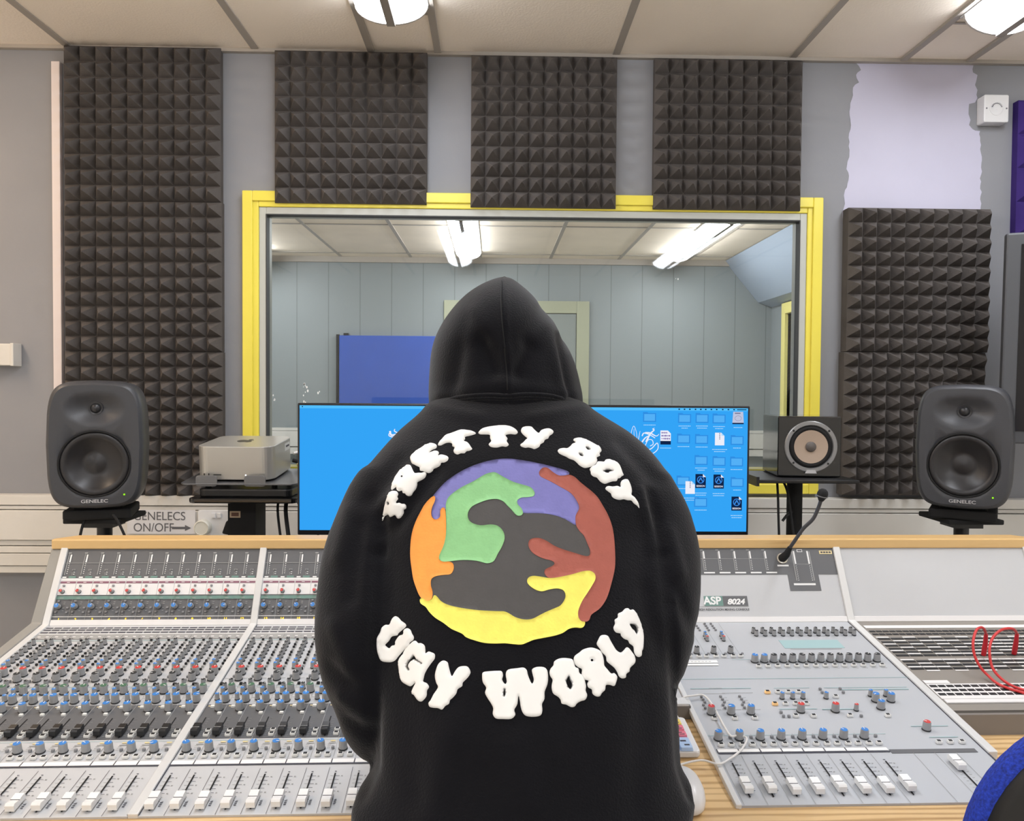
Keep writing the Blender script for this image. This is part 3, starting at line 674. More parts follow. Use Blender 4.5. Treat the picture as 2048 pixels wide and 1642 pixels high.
# body
b = MB()
prof = [(-.645, .700), (-.645, LP(0, -.645).z-.012), (0, OC.z-.012), (.088, OC.z+.146), (.135, OC.z+.146), (.135, .700)]
def profslab(mb, u0, u1, prof, mi=None): mb.rings([[(u0, y, z) for y, z in prof], [(u1, y, z) for y, z in prof]], mi=mi)
profslab(b, U0+.006, .440, prof); profslab(b, .868, MB1, prof)
profslab(b, .440, .866, [(-.36, .70), (-.36, LP(0, -.36).z-.012), (0, OC.z-.012), (.088, OC.z+.146), (.135, OC.z+.146), (.135, .700)])
profslab(b, MB1, U1-.01, [(-.385, .70), (-.385, LP(0, -.385).z-.012), (0, OC.z-.012), (.088, OC.z+.146), (.135, OC.z+.146), (.135, .700)])
b.build('chassis', CSIDE, con)
# top panels
def lpanel(u0, u1, v0, v1, m, name='channel_panel', h=0, th=.010): return MB().box(u0, u1, v0, v1, h-th, h, TL).build(name, m, con)
def upanel(u0, u1, v0, v1, m, name='meter_panel', h=0, th=.008): return MB().box(u0, u1, v0, v1, h-th, h, TU).build(name, m, con)
for u0, u1 in (M1, M2):
    lpanel(u0, u1, -.645, 0, CPAN); upanel(u0, u1, .010, .176, CDRK)
lpanel(M3[0], M3[1], -.355, 0, CPAN); upanel(M3[0], M3[1], .010, .176, CWHT)
lpanel(MB0, MB1, -.642, 0, CPAN2, 'master_panel'); upanel(MB0, MB1, .012, .176, CPAN, 'master_meter_panel')
lpanel(MB1+.018, U1-.01, -.385, .0, PATCHM, 'patch_panel'); upanel(MB1+.018, U1-.01, .012, .176, CPAN, 'blank_panel')
# silkscreen backgrounds
bgs = []
def bgbox(u0, u1, v0, v1, h0, h1, T, k): MB().box(u0, u1, v0, v1, h0, h1, T).build('printed_area', [CWHT, CDRK, MARKC][k], con)
for u0, u1 in (M1, M2):
    bgbox(u0, u1, .0665, .104, .0002, .0008, TU, 0)                 # white band
    bgbox(u0, u1, -.449, -.340, .0002, .0008, TL, 1)                # dark monitor fader area
bgbox(.94, 1.2035, .1085, .176, .0002, .0008, TU, 1); bgbox(1.2035, 1.276, .070, .176, .0002, .0008, TU, 1); bgbox(1.276, MB1, .1085, .176, .0002, .0008, TU, 1)
bgbox(1.128, 1.256, -.134, -.096, .0002, .0006, TL, 2)
bgbox(1.163, 1.3075, -.5155, -.5045, .0002, .0008, TL, 1)
# rails, cheeks, folds
rl = []
for u0, u1 in ((-.4565, -.4415), (-.012, .003), (.430, .445), (.860, .868), (MB1, 1.338), (U1-.018, U1)):
    m = MB(); m.box(u0, u1, -.001, .178, -.012, .0055, TU)
    if u0 in (.860,): m.box(u0+.003, u1+.004, -.645, .002, -.006, .004, TL)
    elif u0 > 1.7: m.box(u0, u1, -.385, .002, -.030, .004, TL)
    elif u0 > 1.3: m.box(u0, u1, -.520, .002, -.030, .0045, TL)
    elif u0 > .4: m.box(u0, u1, -.64, .002, -.030, .004, TL)
    else: m.box(u0, u1, -.645, .002, -.010, .004, TL)
    m.build('divider_rail', CRAIL, con, bevel=.0015)
m = MB()
for u0, u1 in ((-.441, -.012), (.003, .430), (.445, .860), (MB0, MB1), (1.338, U1-.018)):
    m.box(u0, u1, -.002, .011, -.004, .0035, TU)
m.build('fold_trim', CWHT, con, bevel=.001)
m = MB()
for u in (M1[1], M2[0], MB1): m.box(u-.0012, u+.0012, -.643, -.002, .0003, .0011, TL)
m.build('panel_seam', MARKK, con)
cheek = [(-.66, .60), (-.66, LP(0, -.66).z+.004), (-.003, OC.z+.006), (.086, OC.z+.149), (.135, OC.z+.149), (.135, .60)]
m = MB(); profslab(m, U0-.024, U0, cheek); m.build('side_cheek', CSIDE, con, bevel=.002)
m = MB(); profslab(m, U1, U1+.02, cheek); m.build('side_cheek', CSIDE, con, bevel=.002)
# wooden rail along the top and wooden desk / arm rest
m = MB(); yb = .086; zt = OC.z+.1495
m.prism([(U0-.022, yb-.004), (U1+.022, yb-.004), (U1+.022, yb+.008), (U1-.012, .138), (U0+.014, .138), (U0-.022, yb+.008)], zt, zt+.0225)
m.build('wooden_rail', WOODR, con, bevel=.003)
DZ = .785
m = MB()
m.prism([(U0-.03, -.705), (U1+.03, -.705), (U1+.03, -.26), (1.33, -.26), (1.33, -.30), (.44, -.30), (.44, -.26), (U0-.03, -.26)], DZ-.035, DZ)
m.rings([[(u, -.650, DZ-.002), (u, -.648, DZ), (u, -.364, DZ+.0255), (u, -.364, DZ-.002)] for u in (.438, .868)])
m.build('wooden_desk', WOODD, con, bevel=.006, bseg=3)
for q in ((.446, .866, -.372, -.363, DZ, LP(0, -.36).z+.006), (1.336, U1-.01, -.395, -.386, DZ, LP(0, -.39).z-.002)): MB().box(*q).build('riser', mat('riser_grey', (128, 122, 116), .5), con)
m = MB().box(.446, .862, -.374, -.345, LP(0, -.36).z+.006, LP(0, -.36).z+.011); m.build('riser_ledge', CRAIL, con, bevel=.001)
# pedestals to the floor
for u0, u1 in ((U0-.01, U0+.05), (.40, .48), (.85, .93), (U1-.05, U1+.01)):
    MB().box(u0, u1, -.50, .13, 0, .70).build('pedestal', CSIDE, con, bevel=.003)

# ---- controls: knobs and buttons are collected, the nearest hundred of each become parts
def knob_mesh(r, h, colour, dark=False):
    b = MB(); seg = 28 if r > .005 else 20; rs = []
    for rr, z in ((r*1.10, 0), (r*1.10, .0012), (r*1.0, .0016), (r*.94, h-.0012), (r*.88, h-.0002), (r*.74, h)):
        ring = []
        for j in range(seg):
            k = rr*(1-.045*(j % 2)) if .001 < z < h-.001 else rr
            ring.append((k*math.cos(2*PI*j/seg), k*math.sin(2*PI*j/seg), z))
        rs.append(ring)
    b.rings(rs[:3], mi=1, cap1=False); b.rings(rs[2:], mi=0, cap0=False)
    return b
def cap_mb(r, h):
    b = MB(); b.lathe([(r*.82, h-.0008), (r*.80, h+.0005), (r*.3, h+.0002), (0, h+.0002)], 20, mi=0)
    b.box(-r*.07, r*.07, r*.1, r*.86, h+.0001, h+.0008, mi=1)
    return b
KN, BT = [], []
KSPEC = {'big': (.0070, .0150), 'med': (.0058, .0135), 'small': (.0043, .0118), 'tiny': (.0036, .0105)}
def K(kind, col, u, v, up=False, hid=False): KN.append((kind, col, u, v, up, hid))
def Bt(kind, u, v, up=False, hid=False): BT.append((kind, u, v, up, hid))
mk = MB()       # printed marks; materials: 0 dark,1 white,2 cyan,3 teal,4 purple,5 mid grey,6 black slot
def lm(u0, u1, v0, v1, mi, h=.0010): mk.box(u0, u1, v0, v1, h, h+.0003, TL, mi)
def um(u0, u1, v0, v1, mi, h=.0010): mk.box(u0, u1, v0, v1, h, h+.0003, TU, mi)
FD = []          # faders (kind,u,v)
def slot(u, v0, v1, w=.0011): MB().box(u-w, u+w, v0, v1, .0010, .0014, TL).build('fader_slot', BLKM, con)
P_ = .0358
for mi_, (u0, u1) in enumerate((M1, M2)):
    for i in range(12):
        L_ = u0+.0003+i*P_; hid = (mi_ == 1 and i > 8)
        # fader strip
        s_v0, s_v1 = -.634, -.550
        slot(L_+.0110, s_v0, s_v1); FD.append(('white', L_+.0110, -.619+random.uniform(-.001, .001)))
        for k in range(7):
            vv = -.557-.0095*k; lm(L_+.0125, L_+.0185, vv, vv+.0005, 0); lm(L_+.0045, L_+.0095, vv, vv+.0005, 5)
            if k % 2 == 0: lm(L_+.0210, L_+.0235, vv-.0006, vv+.0010, 5)
        for k in range(3): lm(L_+.0200, L_+.0235, -.617-.004*k, -.6155-.004*k, 0)
        lm(L_+.0095, L_+.0125, -.546, -.5447, 0)
        lm(L_-.0003, L_+.0002, -.645, -.535, 0)
        # scribble strip
        lm(L_+.001, L_+P_-.001, -.522, -.512, 1); lm(L_, L_+P_, -.5255, -.5225, 0); lm(L_-.0006, L_+.0008, -.5235, -.511, 0)
        lm(L_-.0003, L_+.0002, -.512, -.449, 5)
        Bt('cut', L_+.0109, -.5015, hid=hid); Bt('cut', L_+.0265, -.5015, hid=hid)
        K('big', 'blue', L_+.0122, -.483, hid=hid); Bt('grey', L_+.0315, -.482, hid=hid)
        lm(L_+.022, L_+.034, -.467, -.4655, 5); lm(L_+.024, L_+.032, -.4615, -.4585, 7)
        for k in range(3): lm(L_+.0215, L_+.027, -.471-.005*k, -.4705-.005*k, 5)
        lm(L_, L_+P_, -.4560, -.4555, 2)
        # dark monitor fader area
        lm(L_-.0004, L_+.0004, -.449, -.340, 5)
        slot(L_+.0115, -.446, -.384, .0009); FD.append(('black', L_+.0105, -.431+random.uniform(-.001, .001)))
        for k in range(6): lm(L_+.0155, L_+.0195, -.389-.008*k, -.3886-.008*k, 5)
        for k in range(5): lm(L_+.018, L_+.022, -.420-.005*k, -.4194-.005*k, 5)
        Bt('cut', L_+.0298, -.4405, hid=hid); Bt('cut', L_+.0298, -.4285, hid=hid)
        K('big', 'blue', L_+.0262, -.3585, hid=hid); Bt('white_small', L_+.0125, -.350, hid=hid); Bt('white_small', L_+.0310, -.3730, hid=hid)
        lm(L_+.004, L_+.0105, -.3475, -.345, 7)
        # eq and aux
        K('big', 'blue', L_+.0288, -.3290, hid=hid); K('small', 'blue', L_+.0120, -.3230, hid=hid)
        K('big', 'green', L_+.0302, -.2960, hid=hid); K('small', 'blue', L_+.0160, -.3020, hid=hid)
        K('small', 'grey', L_+.0150, -.2860, hid=hid); K('small', 'grey', L_+.0215, -.2700, hid=hid)
        K('big', 'grey', L_+.0295, -.2490, hid=hid); K('big', 'red', L_+.0293, -.2270, hid=hid)
        Bt('grey', L_+.0185, -.2400, hid=hid); Bt('grey', L_+.0180, -.2530, hid=hid); Bt('black', L_+.0035, -.268, hid=hid)
        for k, v in enumerate((-.096, -.112, -.128, -.143, -.159, -.174, -.1895, -.205)):
            K('small', 'blue' if k > 5 else 'grey', L_+.0165, v, hid=hid)
        for k in range(12): Bt('black_tiny' if k % 3 != 1 else 'white_tiny', L_+.0325, -.0800-.0118*k, hid=hid)
        lm(L_, L_+P_, -.2750, -.2743, 2); lm(L_, L_+P_, -.0795, -.0780, 2)
        for k in range(5): lm(L_+.001, L_+.009, -.245-.018*k, -.2443-.018*k, 5); lm(L_+.034, L_+.0355, -.25-.02*k, -.249-.02*k, 5)
        lm(L_-.0002, L_+.0002, -.340, -.075, 5)
        # rows of legends and leds under the fold
        for k, v in enumerate((-.0170, -.0275, -.0400)):
            lm(L_+.0015, L_+.0165, v-.0026, v+.0022, 0); lm(L_+.0190, L_+.0345, v-.0026, v+.0022, 0); lm(L_, L_+P_, v-.0054, v-.0040, 1)
        lm(L_+.0005, L_+P_-.0005, -.0720, -.0500, 5); 
        for q in (.009, .026): lm(L_+q-.003, L_+q+.003, -.062, -.0595, 1, .0013); lm(L_+q-.002, L_+q+.002, -.070, -.068, 0, .0013)
        lm(L_, L_+P_, -.0480, -.0465, 1)
        # ---- upright meter panel
        um(L_+.0045, L_+.0062, .112, .160, 5); um(L_+.0085, L_+.0118, .141, .159, 1)
        um(L_+.0005, L_+P_+.0003, .1388, .1397, 5); um(L_+.0030, L_+.0100, .1612, .1640, 5)
        for k in range(6): um(L_+.0088, L_+.0112, .1148+.0044*k, .1160+.0044*k, 1)
        um(L_+.0195, L_+.0265, .1215, .1250, 5); um(L_+.0205, L_+.0255, .1222, .1243, 8, .0014)
        for q in (.1130, .1175): um(L_+.0235, L_+.0270, q, q+.0012, 1)
        um(L_+.0210, L_+.0217, .111, .1175, 5)
        um(L_+.0022, L_+.0110, .1050, .1078, 1); um(L_+.0160, L_+.0315, .1048, .1090, 3)
        um(L_+.0012, L_+P_-.0012, .0925, .0972, 4); um(L_+.0150, L_+.0215, .0944, .0955, 1, .0013)
        um(L_, L_+P_, .1005, .1040, 1)
        um(L_-.0003, L_+.0003, .0665, .0990, 5, .0009); K('small', 'red', L_+.0105, .0735, True, hid); Bt('grey_tiny', L_+.0105, .0868, True, hid)
        um(L_, L_+P_, .0565, .0640, 3); um(L_+.0085, L_+.016, .0585, .0598, 5, .0013); um(L_+.027, L_+.035, .0555, .0570, 8, .0014)
        K('med', 'blue', L_+.0105, .0400, True, hid); Bt('grey_tiny', L_+.0080, .0525, True, hid)
        for q in (.050, .046, .037, .031): um(L_+.0185, L_+.0225, q, q+.0010, 5)
        for q in ((.0065, .0285), (.0300, .0375), (.0300, .0275)): Bt('grey_tiny', L_+q[0], q[1], True, hid)
        um(L_+.005, L_+.0085, .0225, .0235, 5)
        um(L_-.0003, L_+.0004, .0085, .0560, 5); um(L_, L_+P_, .0178, .0190, 1)
# ---- master section
for k in range(8):
    L_ = .8765+k*.0357
    slot(L_+.0145, -.6240, -.537); FD.append(('white', L_+.0150, -.603-.004*(k in (2, 3, 5, 6))))
    for q in range(6): vv = -.543-.0105*q; lm(L_+.0165, L_+.0225, vv, vv+.0005, 0); lm(L_+.0245, L_+.0270, vv-.0005, vv+.0010, 5); lm(L_+.0080, L_+.0130, vv, vv+.0004, 5)
    for q in range(3): lm(L_+.0230, L_+.0275, -.600-.0045*q, -.5990-.0045*q, 0)
    lm(L_+.0125, L_+.0160, -.5335, -.5323, 0); lm(L_-.0003, L_+.0002, -.642, -.516, 5)
    lm(L_+.001, L_+.0345, -.5075, -.4990, 1); lm(L_, L_+.0357, -.5120, -.5090, 0); lm(L_-.0007, L_+.0008, -.5100, -.4985, 0); lm(L_, L_+.0357, -.4985, -.4980, 5)
    lm(L_-.0003, L_+.0002, -.498, -.455, 5)
    K('big', 'blue', L_+.0117, -.4690); Bt('grey', L_+.0325, -.4665); Bt('cut', L_+.0110, -.4885); Bt('cut', L_+.0280, -.4885)
for u in (1.198, 1.234, 1.270): lm(u-.0003, u+.0002, -.642, -.516, 5)
lm(.868, 1.18, -.4590, -.4582, 2)
slot(1.251, -.625, -.540); FD.append(('white', 1.2495, -.552))
for q in range(6): lm(1.2560, 1.2600, -.568-.008*q, -.5676-.008*q, 5); lm(1.2420, 1.2460, -.568-.008*q, -.5676-.008*q, 5)
for k in range(12): K('small', 'grey', 1.0855+k*.0196, -.0600); K('small', 'grey', 1.0875+k*.0196, -.0735)
for k in range(14):
    u = 1.0435+k*.01935; K('big' if k else 'big', 'blue' if k < 2 else 'grey', u, -.1930); Bt('cut', u+.0005, -.2150)
    lm(u-.006, u+.006, -.2245, -.2240, 5)
for k in range(4): K('med', 'grey', .9006+k*.0353, -.1530)
for k in range(4):
    u = .9035+k*.0355
    K('tiny', 'blue', u, -.075); K('tiny', 'blue', u-.001, -.087); K('tiny', 'red', u-.001, -.0975)
    for q in range(4): Bt('grey_tiny', u-.020+.002*q*0+.001, -.014-.011*q)
    for q in range(4): Bt('grey_tiny', u-.005+.0005*q, -.014-.011*q)
    Bt('grey_tiny', u-.0165+.0355, -.160); lm(u+.0135, u+.0139, -.165, -.010, 5)
for u in (.9166, .9361, .9514, .971, .9872, 1.0068, 1.0221, .900): Bt('cut', u, -.1715)
lm(.868, 1.022, -.180, -.1795, 5); lm(.876, .968, -.1975, -.1865, 1); lm(.876, .966, -.2085, -.2005, 1)
for q in range(9): lm(.892+q*.0072, .897+q*.0072, -.1925, -.1915, 5, .0014)
lm(.870, MB1, -.2635, -.2625, 2); lm(.885, 1.000, -.3005, -.2990, 2); lm(.92, .945, -.3002, -.2995, 5, .0014); lm(1.044, 1.112, -.3008, -.2998, 2); lm(1.140, 1.30, -.3012, -.3000, 2); lm(1.165, 1.30, -.3095, -.3075, 2)
lm(1.00, 1.31, -.1842, -.1835, 2); lm(1.138, 1.247, -.1392, -.1380, 5); lm(.895, .945, -.319, -.3183, 5); lm(.94, .998, -.3175, -.3168, 5)
for u, c in ((.8990, 'red'), (.9350, 'blue'), (.9705, 'blue')):
    K('big', c, u, -.3885); Bt('cut', u+.001, -.4070); lm(u-.012, u+.022, -.3765, -.3758, 5)
    for q in range(5): Bt('grey_tiny', u-.002-(.006 if q > 2 else 0)+.0006*q, -.3315-.0098*q); lm(u+.004, u+.009, -.334-.0098*q, -.3335-.0098*q, 5)
for u in (1.0455, 1.0652, 1.0846): K('small', 'blue', u, -.3385)
for k, u in enumerate((1.0257, 1.0456, 1.0652, 1.0846)): Bt('amber' if k == 0 else 'cut', u, -.3180)
for k, u in enumerate((1.0245, 1.0440, 1.0630, 1.0825)): Bt('amber' if k == 0 else 'cut', u, -.3600)
K('big', 'red', 1.0625, -.3840); K('big', 'red', 1.1255, -.3840); K('small', 'red', 1.1647, -.3820); K('small', 'blue', 1.1280, -.3390)
for u, v in ((1.1472, -.3365), (1.0469, -.4015), (1.0786, -.4025), (1.1443, -.4020), (1.212, -.4035)): Bt('cut', u, v)
for u, v in ((1.1297, -.3080), (1.1284, -.3205), (1.1683, -.3075), (1.1684, -.3210), (1.0252, -.3885), (1.0245, -.4020), (1.0341, -.4025), (1.1638, -.4035)): Bt('grey', u, v)
lm(1.0260, 1.0960, -.3765, -.3750, 2); lm(1.104, 1.165, -.3790, -.3770, 2)
K('small', 'blue', 1.2147, -.3320); K('small', 'blue', 1.2437, -.3325); K('big', 'blue', 1.2154, -.3505); K('big', 'blue', 1.2441, -.3510); K('big', 'blue', 1.2127, -.3765)
K('big', 'red', 1.258, -.4470); lm(1.236, 1.302, -.4370, -.4355, 2); lm(1.250, 1.300, -.4715, -.4700, 2)
for u in (1.2568, 1.2765, 1.2964): Bt('cut', u, -.4880)
# master meters
for k in range(9):
    u = 1.1570-k*.0365
    um(u-.0025, u-.0010, .119, .163, 5); um(u, u+.0035, .147, .165, 1); um(u-.006, u+.001, .1670, .1690, 5)
    for q in range(6): um(u+.001, u+.0035, .1200+.0044*q, .1212+.0044*q, 1)
    um(u-.034, u, .1462, .1470, 5); um(u-.003, u+.0225, .1115, .1148, 1)
for u, s in ((1.2250, 1), (1.2575, -1)):
    um(u, u+.0038, .1340, .165, 1); um(u-.0035*s-(.0 if s > 0 else -.0038), u-.0015*s-(.0 if s > 0 else -.0038), .094, .164, 5) if s > 0 else um(u+.0055, u+.0075, .094, .164, 5)
    for q in range(8): um(u+.001, u+.0033, .0945+.0048*q, .0957+.0048*q, 1)
um(1.2220, 1.2610, .1325, .1335, 5)
um(1.2350, 1.2480, .1625, .1690, 1); um(1.2365, 1.2465, .1638, .1677, 8, .0014)
um(1.2140, 1.2650, .0830, .0875, 1); um(1.183, 1.2095, .1278, .1318, 1); um(1.288, 1.3185, .1575, .1660, 7, .0012)
for q in range(4): um(1.291+q*.0065, 1.296+q*.0065, .1600, .1635, 0, .0016)
mk.build('printed_marks', [MARKK, MARKW, MARKC, MARKT, MARKP, MARKG, BLKM, mat('mark_pale_yellow', (232, 214, 160), .6), CDRK], con)
# product lettering
def TUm(u, v, h=.0012): return TU @ Matrix.Translation((u, v, h))
bx = MB(); bx.box(1.0, 1.043, .036, .0585, .0004, .0010, TU, 0); bx.box(1.043, 1.100, .036, .0585, .0004, .0010, TU, 1); bx.box(.975, 1.101, .0345, .0349, .0004, .0010, TU, 2)
bx.build('name_plate', [MARKT, CDRK, MARKG], con)
text_mesh('ASP', .0245, 'plate_lettering', MARKW, con, TUm(1.0185, .0470), .0002, sx=1.0, bold=.0008)
text_mesh('8024', .0170, 'plate_lettering', MARKW, con, TUm(1.0720, .0448), .0002, sx=1.15, shear=.25, bold=.0007)
text_mesh('HIGH RESOLUTION MIXING CONSOLE', .0068, 'plate_lettering', mat('letter_grey', (92, 92, 94), .6), con, TUm(1.101, .0275), .0001, align='RIGHT', sx=1.0, bold=.00012)
for k in range(24):
    mo = M1 if k < 12 else M2; i = k % 12
    text_mesh(str(k+1), .0085, 'channel_number', AMBER, con, TUm(mo[0]+i*P_+.0165, .0118, .0013), .0001, bold=.0002)
# ---- bake controls
BSPEC = {'cut': (.0100, .0078, .0042, BTNW), 'grey': (.0052, .0046, .0038, BTNG), 'white_small': (.0075, .0055, .0035, BTNW), 'black': (.0060, .0052, .0035, BTNK),
         'black_tiny': (.0048, .0046, .0032, BTNK), 'white_tiny': (.0042, .0042, .0030, MARKG), 'grey_tiny': (.0050, .0042, .0030, BTNG), 'amber': (.0105, .0080, .0042, AMBERB)}
KC = {'blue': KBLUE, 'red': KRED, 'green': KGREEN, 'grey': KDARK}
cache = {}
def mesh_of(key, fn):
    if key not in cache: cache[key] = fn()
    return cache[key]
def place(me, name, u, v, up, parent=con):
    o = bpy.data.objects.new(name, me); COL.objects.link(o); o.parent = parent
    o.location = (UPP if up else LP)(u, v, .001); o.rotation_euler = ((A60 if up else A8), 0, 0); return o
def viskey(u, v, up, hid):
    p = toworld((UPP if up else LP)(u, v)); d = (p-EYE).length
    q = p-EYE; px = 1024+FPX*q.dot(RT)/q.dot(FW)
    if px < -10 or px > 2058: hid = True
    if 690 < px < 1370: hid = True
    return d+(10 if hid else 0)
def sz(k): return KSPEC[k][0]/.007
KN.sort(key=lambda k: viskey(k[2], k[3], k[4], k[5])/sz(k[0]))
BT.sort(key=lambda k: viskey(k[1], k[2], k[3], k[4])*(1 if k[0] in ('cut', 'amber') else 1.3))
def tmpobj(mb, mats):
    o = mb.build('tmp', mats, smooth=35); me = o.data; bpy.data.objects.remove(o); return me
rest = MB()
for i, (kind, col, u, v, up, hid) in enumerate(KN):
    r, h = KSPEC[kind]
    if i < 100:
        me = mesh_of(('k', kind), lambda: tmpobj(knob_mesh(r, h, col), [KGREY, KDARK]))
        o = place(me, 'rotary_knob', u, v, up)
        cm = mesh_of(('c', kind, col), lambda: tmpobj(cap_mb(r, h), [KC[col], MARKW]))
        c = bpy.data.objects.new('knob_cap', cm); COL.objects.link(c); c.parent = o
        c.rotation_euler = (0, 0, random.uniform(-2.3, 2.3) if col == 'grey' or random.random() < .5 else 0)
    else:
        T = (TU if up else TL) @ Matrix.Translation((u, v, .001)) @ Matrix.Rotation(random.uniform(-1.5, 1.5), 4, 'Z')
        kb = knob_mesh(r, h, col); n1 = len(rest.mi); rest.add(kb.v, kb.f, T, 0)
        for q in range(n1, len(rest.mi)): rest.mi[q] = 4 if kb.mi[q-n1] else 0
        cb = cap_mb(r, h); idx = {'blue': 1, 'red': 2, 'green': 3, 'grey': 4}[col]
        n0 = len(rest.mi); rest.add(cb.v, cb.f, T, idx)
        for q in range(n0, len(rest.mi)):
            if cb.mi[q-n0] == 1: rest.mi[q] = 5
rest.build('rotary_knobs', [KGREY, KBLUE, KRED, KGREEN, KDARK, MARKW], con, kind='stuff', recalc=False)
def btn_mb(kind):
    w, d, h, m = BSPEC[kind]; b = MB()
    def lay(s, z): return [(x*s, y*s, z) for x, y in rrect(w, d, min(w, d)*.28, 3)]
    b.rings([lay(1, 0), lay(1, h*.6), lay(.86, h), ], mi=0)
    if kind in ('cut', 'amber'): b.box(-w*.30, w*.30, -d*.26, d*.36, h-.0002, h+.0004, mi=1)
    return b
rest = MB(); order = [BTNW, BTNK, BTNG, AMBERB, MARKG]
for i, (kind, u, v, up, hid) in enumerate(BT):
    if i < 100:
        me = mesh_of(('b', kind), lambda: tmpobj(btn_mb(kind), [BSPEC[kind][3], BTNK]))
        place(me, 'push_button', u, v, up)
    else:
        bb = btn_mb(kind); T = (TU if up else TL) @ Matrix.Translation((u, v, .001)); n0 = len(rest.mi)
        rest.add(bb.v, bb.f, T, order.index(BSPEC[kind][3]))
        for q in range(n0, len(rest.mi)):
            if bb.mi[q-n0] == 1: rest.mi[q] = 1
rest.build('push_buttons', order, con, kind='stuff', recalc=False)
def fader_mb(black):
    b = MB(); w = .0066 if not black else .0056; l = .0155 if not black else .0125
    prof = [(-l, 0), (-l, .0085), (-l*.82, .0110), (-l*.10, .0086), (0, .0078), (l*.10, .0086), (l*.30, .0098), (l*.34, .0088), (l*.55, .0100), (l*.59, .0090), (l*.82, .0100), (l, .0085), (l, 0)]
    b.rings([[(-w, y, z+.002) for y, z in prof], [(w, y, z+.002) for y, z in prof]], mi=0)
    b.box(-w-.0001, w+.0001, -.0006, .0006, .0099, .0104, mi=1)
    b.box(-.0012, .0012, -l*.5, l*.5, -.001, .004, mi=1)
    return b
FWH = mat('fader_white', (236, 236, 234), .35); FBK = mat('fader_black', (20, 20, 22), .35)
fm = {'white': tmpobj(fader_mb(False), [FWH, BLKM]), 'black': tmpobj(fader_mb(True), [FBK, MARKG])}
for kind, u, v in FD:
    o = place(fm[kind], 'fader_cap', u, v, False)
    bv = o.modifiers.new('bevel', 'BEVEL'); bv.width = .0008; bv.segments = 2
# ---- patch bay
pb_ = MB()
for v in (-.0270, -.0438): pass
pb_.box(1.345, U1-.02, -.0415, -.0275, .0005, .0020, TL, 0)
for v in (-.0555, -.0700):
    for k in range(30): pb_.box(1.346+k*.0150, 1.3585+k*.0150, v-.0035, v+.0035, .0006, .0012, TL, 1)
rows = [-.0930, -.1100, -.1255, -.1410, -.1560, -.1705, -.1970, -.2125, -.2275]
for j, v in enumerate(rows):
    for k in range(15):
        u = 1.347+k*.0292
        pb_.box(u, u+.0265, v-.0035, v+.0035, .0006, .0012, TL, 1)
        if (k+j) % 2 == 0 or random.random() < .35: pb_.box(u-.001, u+.0270, v+.0050, v+.0098, .0006, .0011, TL, 0)
        else: pb_.box(u+.001, u+.0240, v+.0055, v+.0062, .0006, .0011, TL, 3)
for k in range(15):
    if k % 2: pb_.box(1.346+k*.0292, 1.373+k*.0292, -.2385, -.2340, .0006, .0011, TL, 0)
pb_.box(1.344, 1.393, -.2880, -.2765, .0006, .0016, TL, 0)
pb_.box(1.344, U1-.02, -.345, -.289, .0004, .0009, TL, 0)
for v in (-.2985, -.3140, -.3290):
    for k in range(27): pb_.box(1.347+k*.0162, 1.3605+k*.0162, v-.0042, v+.0042, .0009, .0014, TL, 1)
pb_.box(1.344, U1-.02, -.3620, -.3500, .0005, .0030, TL, 0)
pb_.build('patch_rows', [CWHT, BTNK, PATCHM, MARKG], con)
# jack plugs and red leads
def cw(u, v, h): return toworld(LP(u, v, h))
def patch_lead(pts, label):
    pts = [cw(*q) for q in pts]; base = pts[0]
    root = empty('patch_lead', base, label, 'cable', group='red patch leads')
    b = MB().tube([q-base for q in (pts[0], pts[0].lerp(pts[1], .5), pts[1], pts[2])], [.0046, .0052, .0046, .0036], 12); b.build('plug', mat('red_plug', (196, 30, 44), .35), root, smooth=60)
    c = crom(pts[2:], 6, closed=False); MB().tube([a-base for a in c], .0027, 8).build('lead', REDC, root, smooth=60)
patch_lead([(1.5309, -0.1719, 0.001), (1.53, -0.175, 0.03), (1.5269, -0.178, 0.05), (1.5111, -0.1934, 0.068), (1.4979, -0.2015, 0.075), (1.483, -0.2112, 0.072), (1.4622, -0.2374, 0.06), (1.4595, -0.2503, 0.04), (1.465, -0.2625, 0.022), (1.4742, -0.2739, 0.01), (1.4805, -0.3038, 0.005), (1.5082, -0.3326, 0.004), (1.5368, -0.3497, 0.004)], 'red patch lead plugged into the patch bay, the narrower left loop')
patch_lead([(1.5982, -0.1684, 0.001), (1.594, -0.1759, 0.03), (1.5918, -0.1788, 0.05), (1.5716, -0.1965, 0.068), (1.5489, -0.2091, 0.076), (1.525, -0.2205, 0.076), (1.5039, -0.2328, 0.066), (1.4861, -0.2538, 0.052), (1.4834, -0.2707, 0.026), (1.4899, -0.2879, 0.012), (1.5009, -0.3098, 0.006), (1.5234, -0.3273, 0.004), (1.5526, -0.3408, 0.004)], 'red patch lead plugged into the patch bay, the wider right loop')
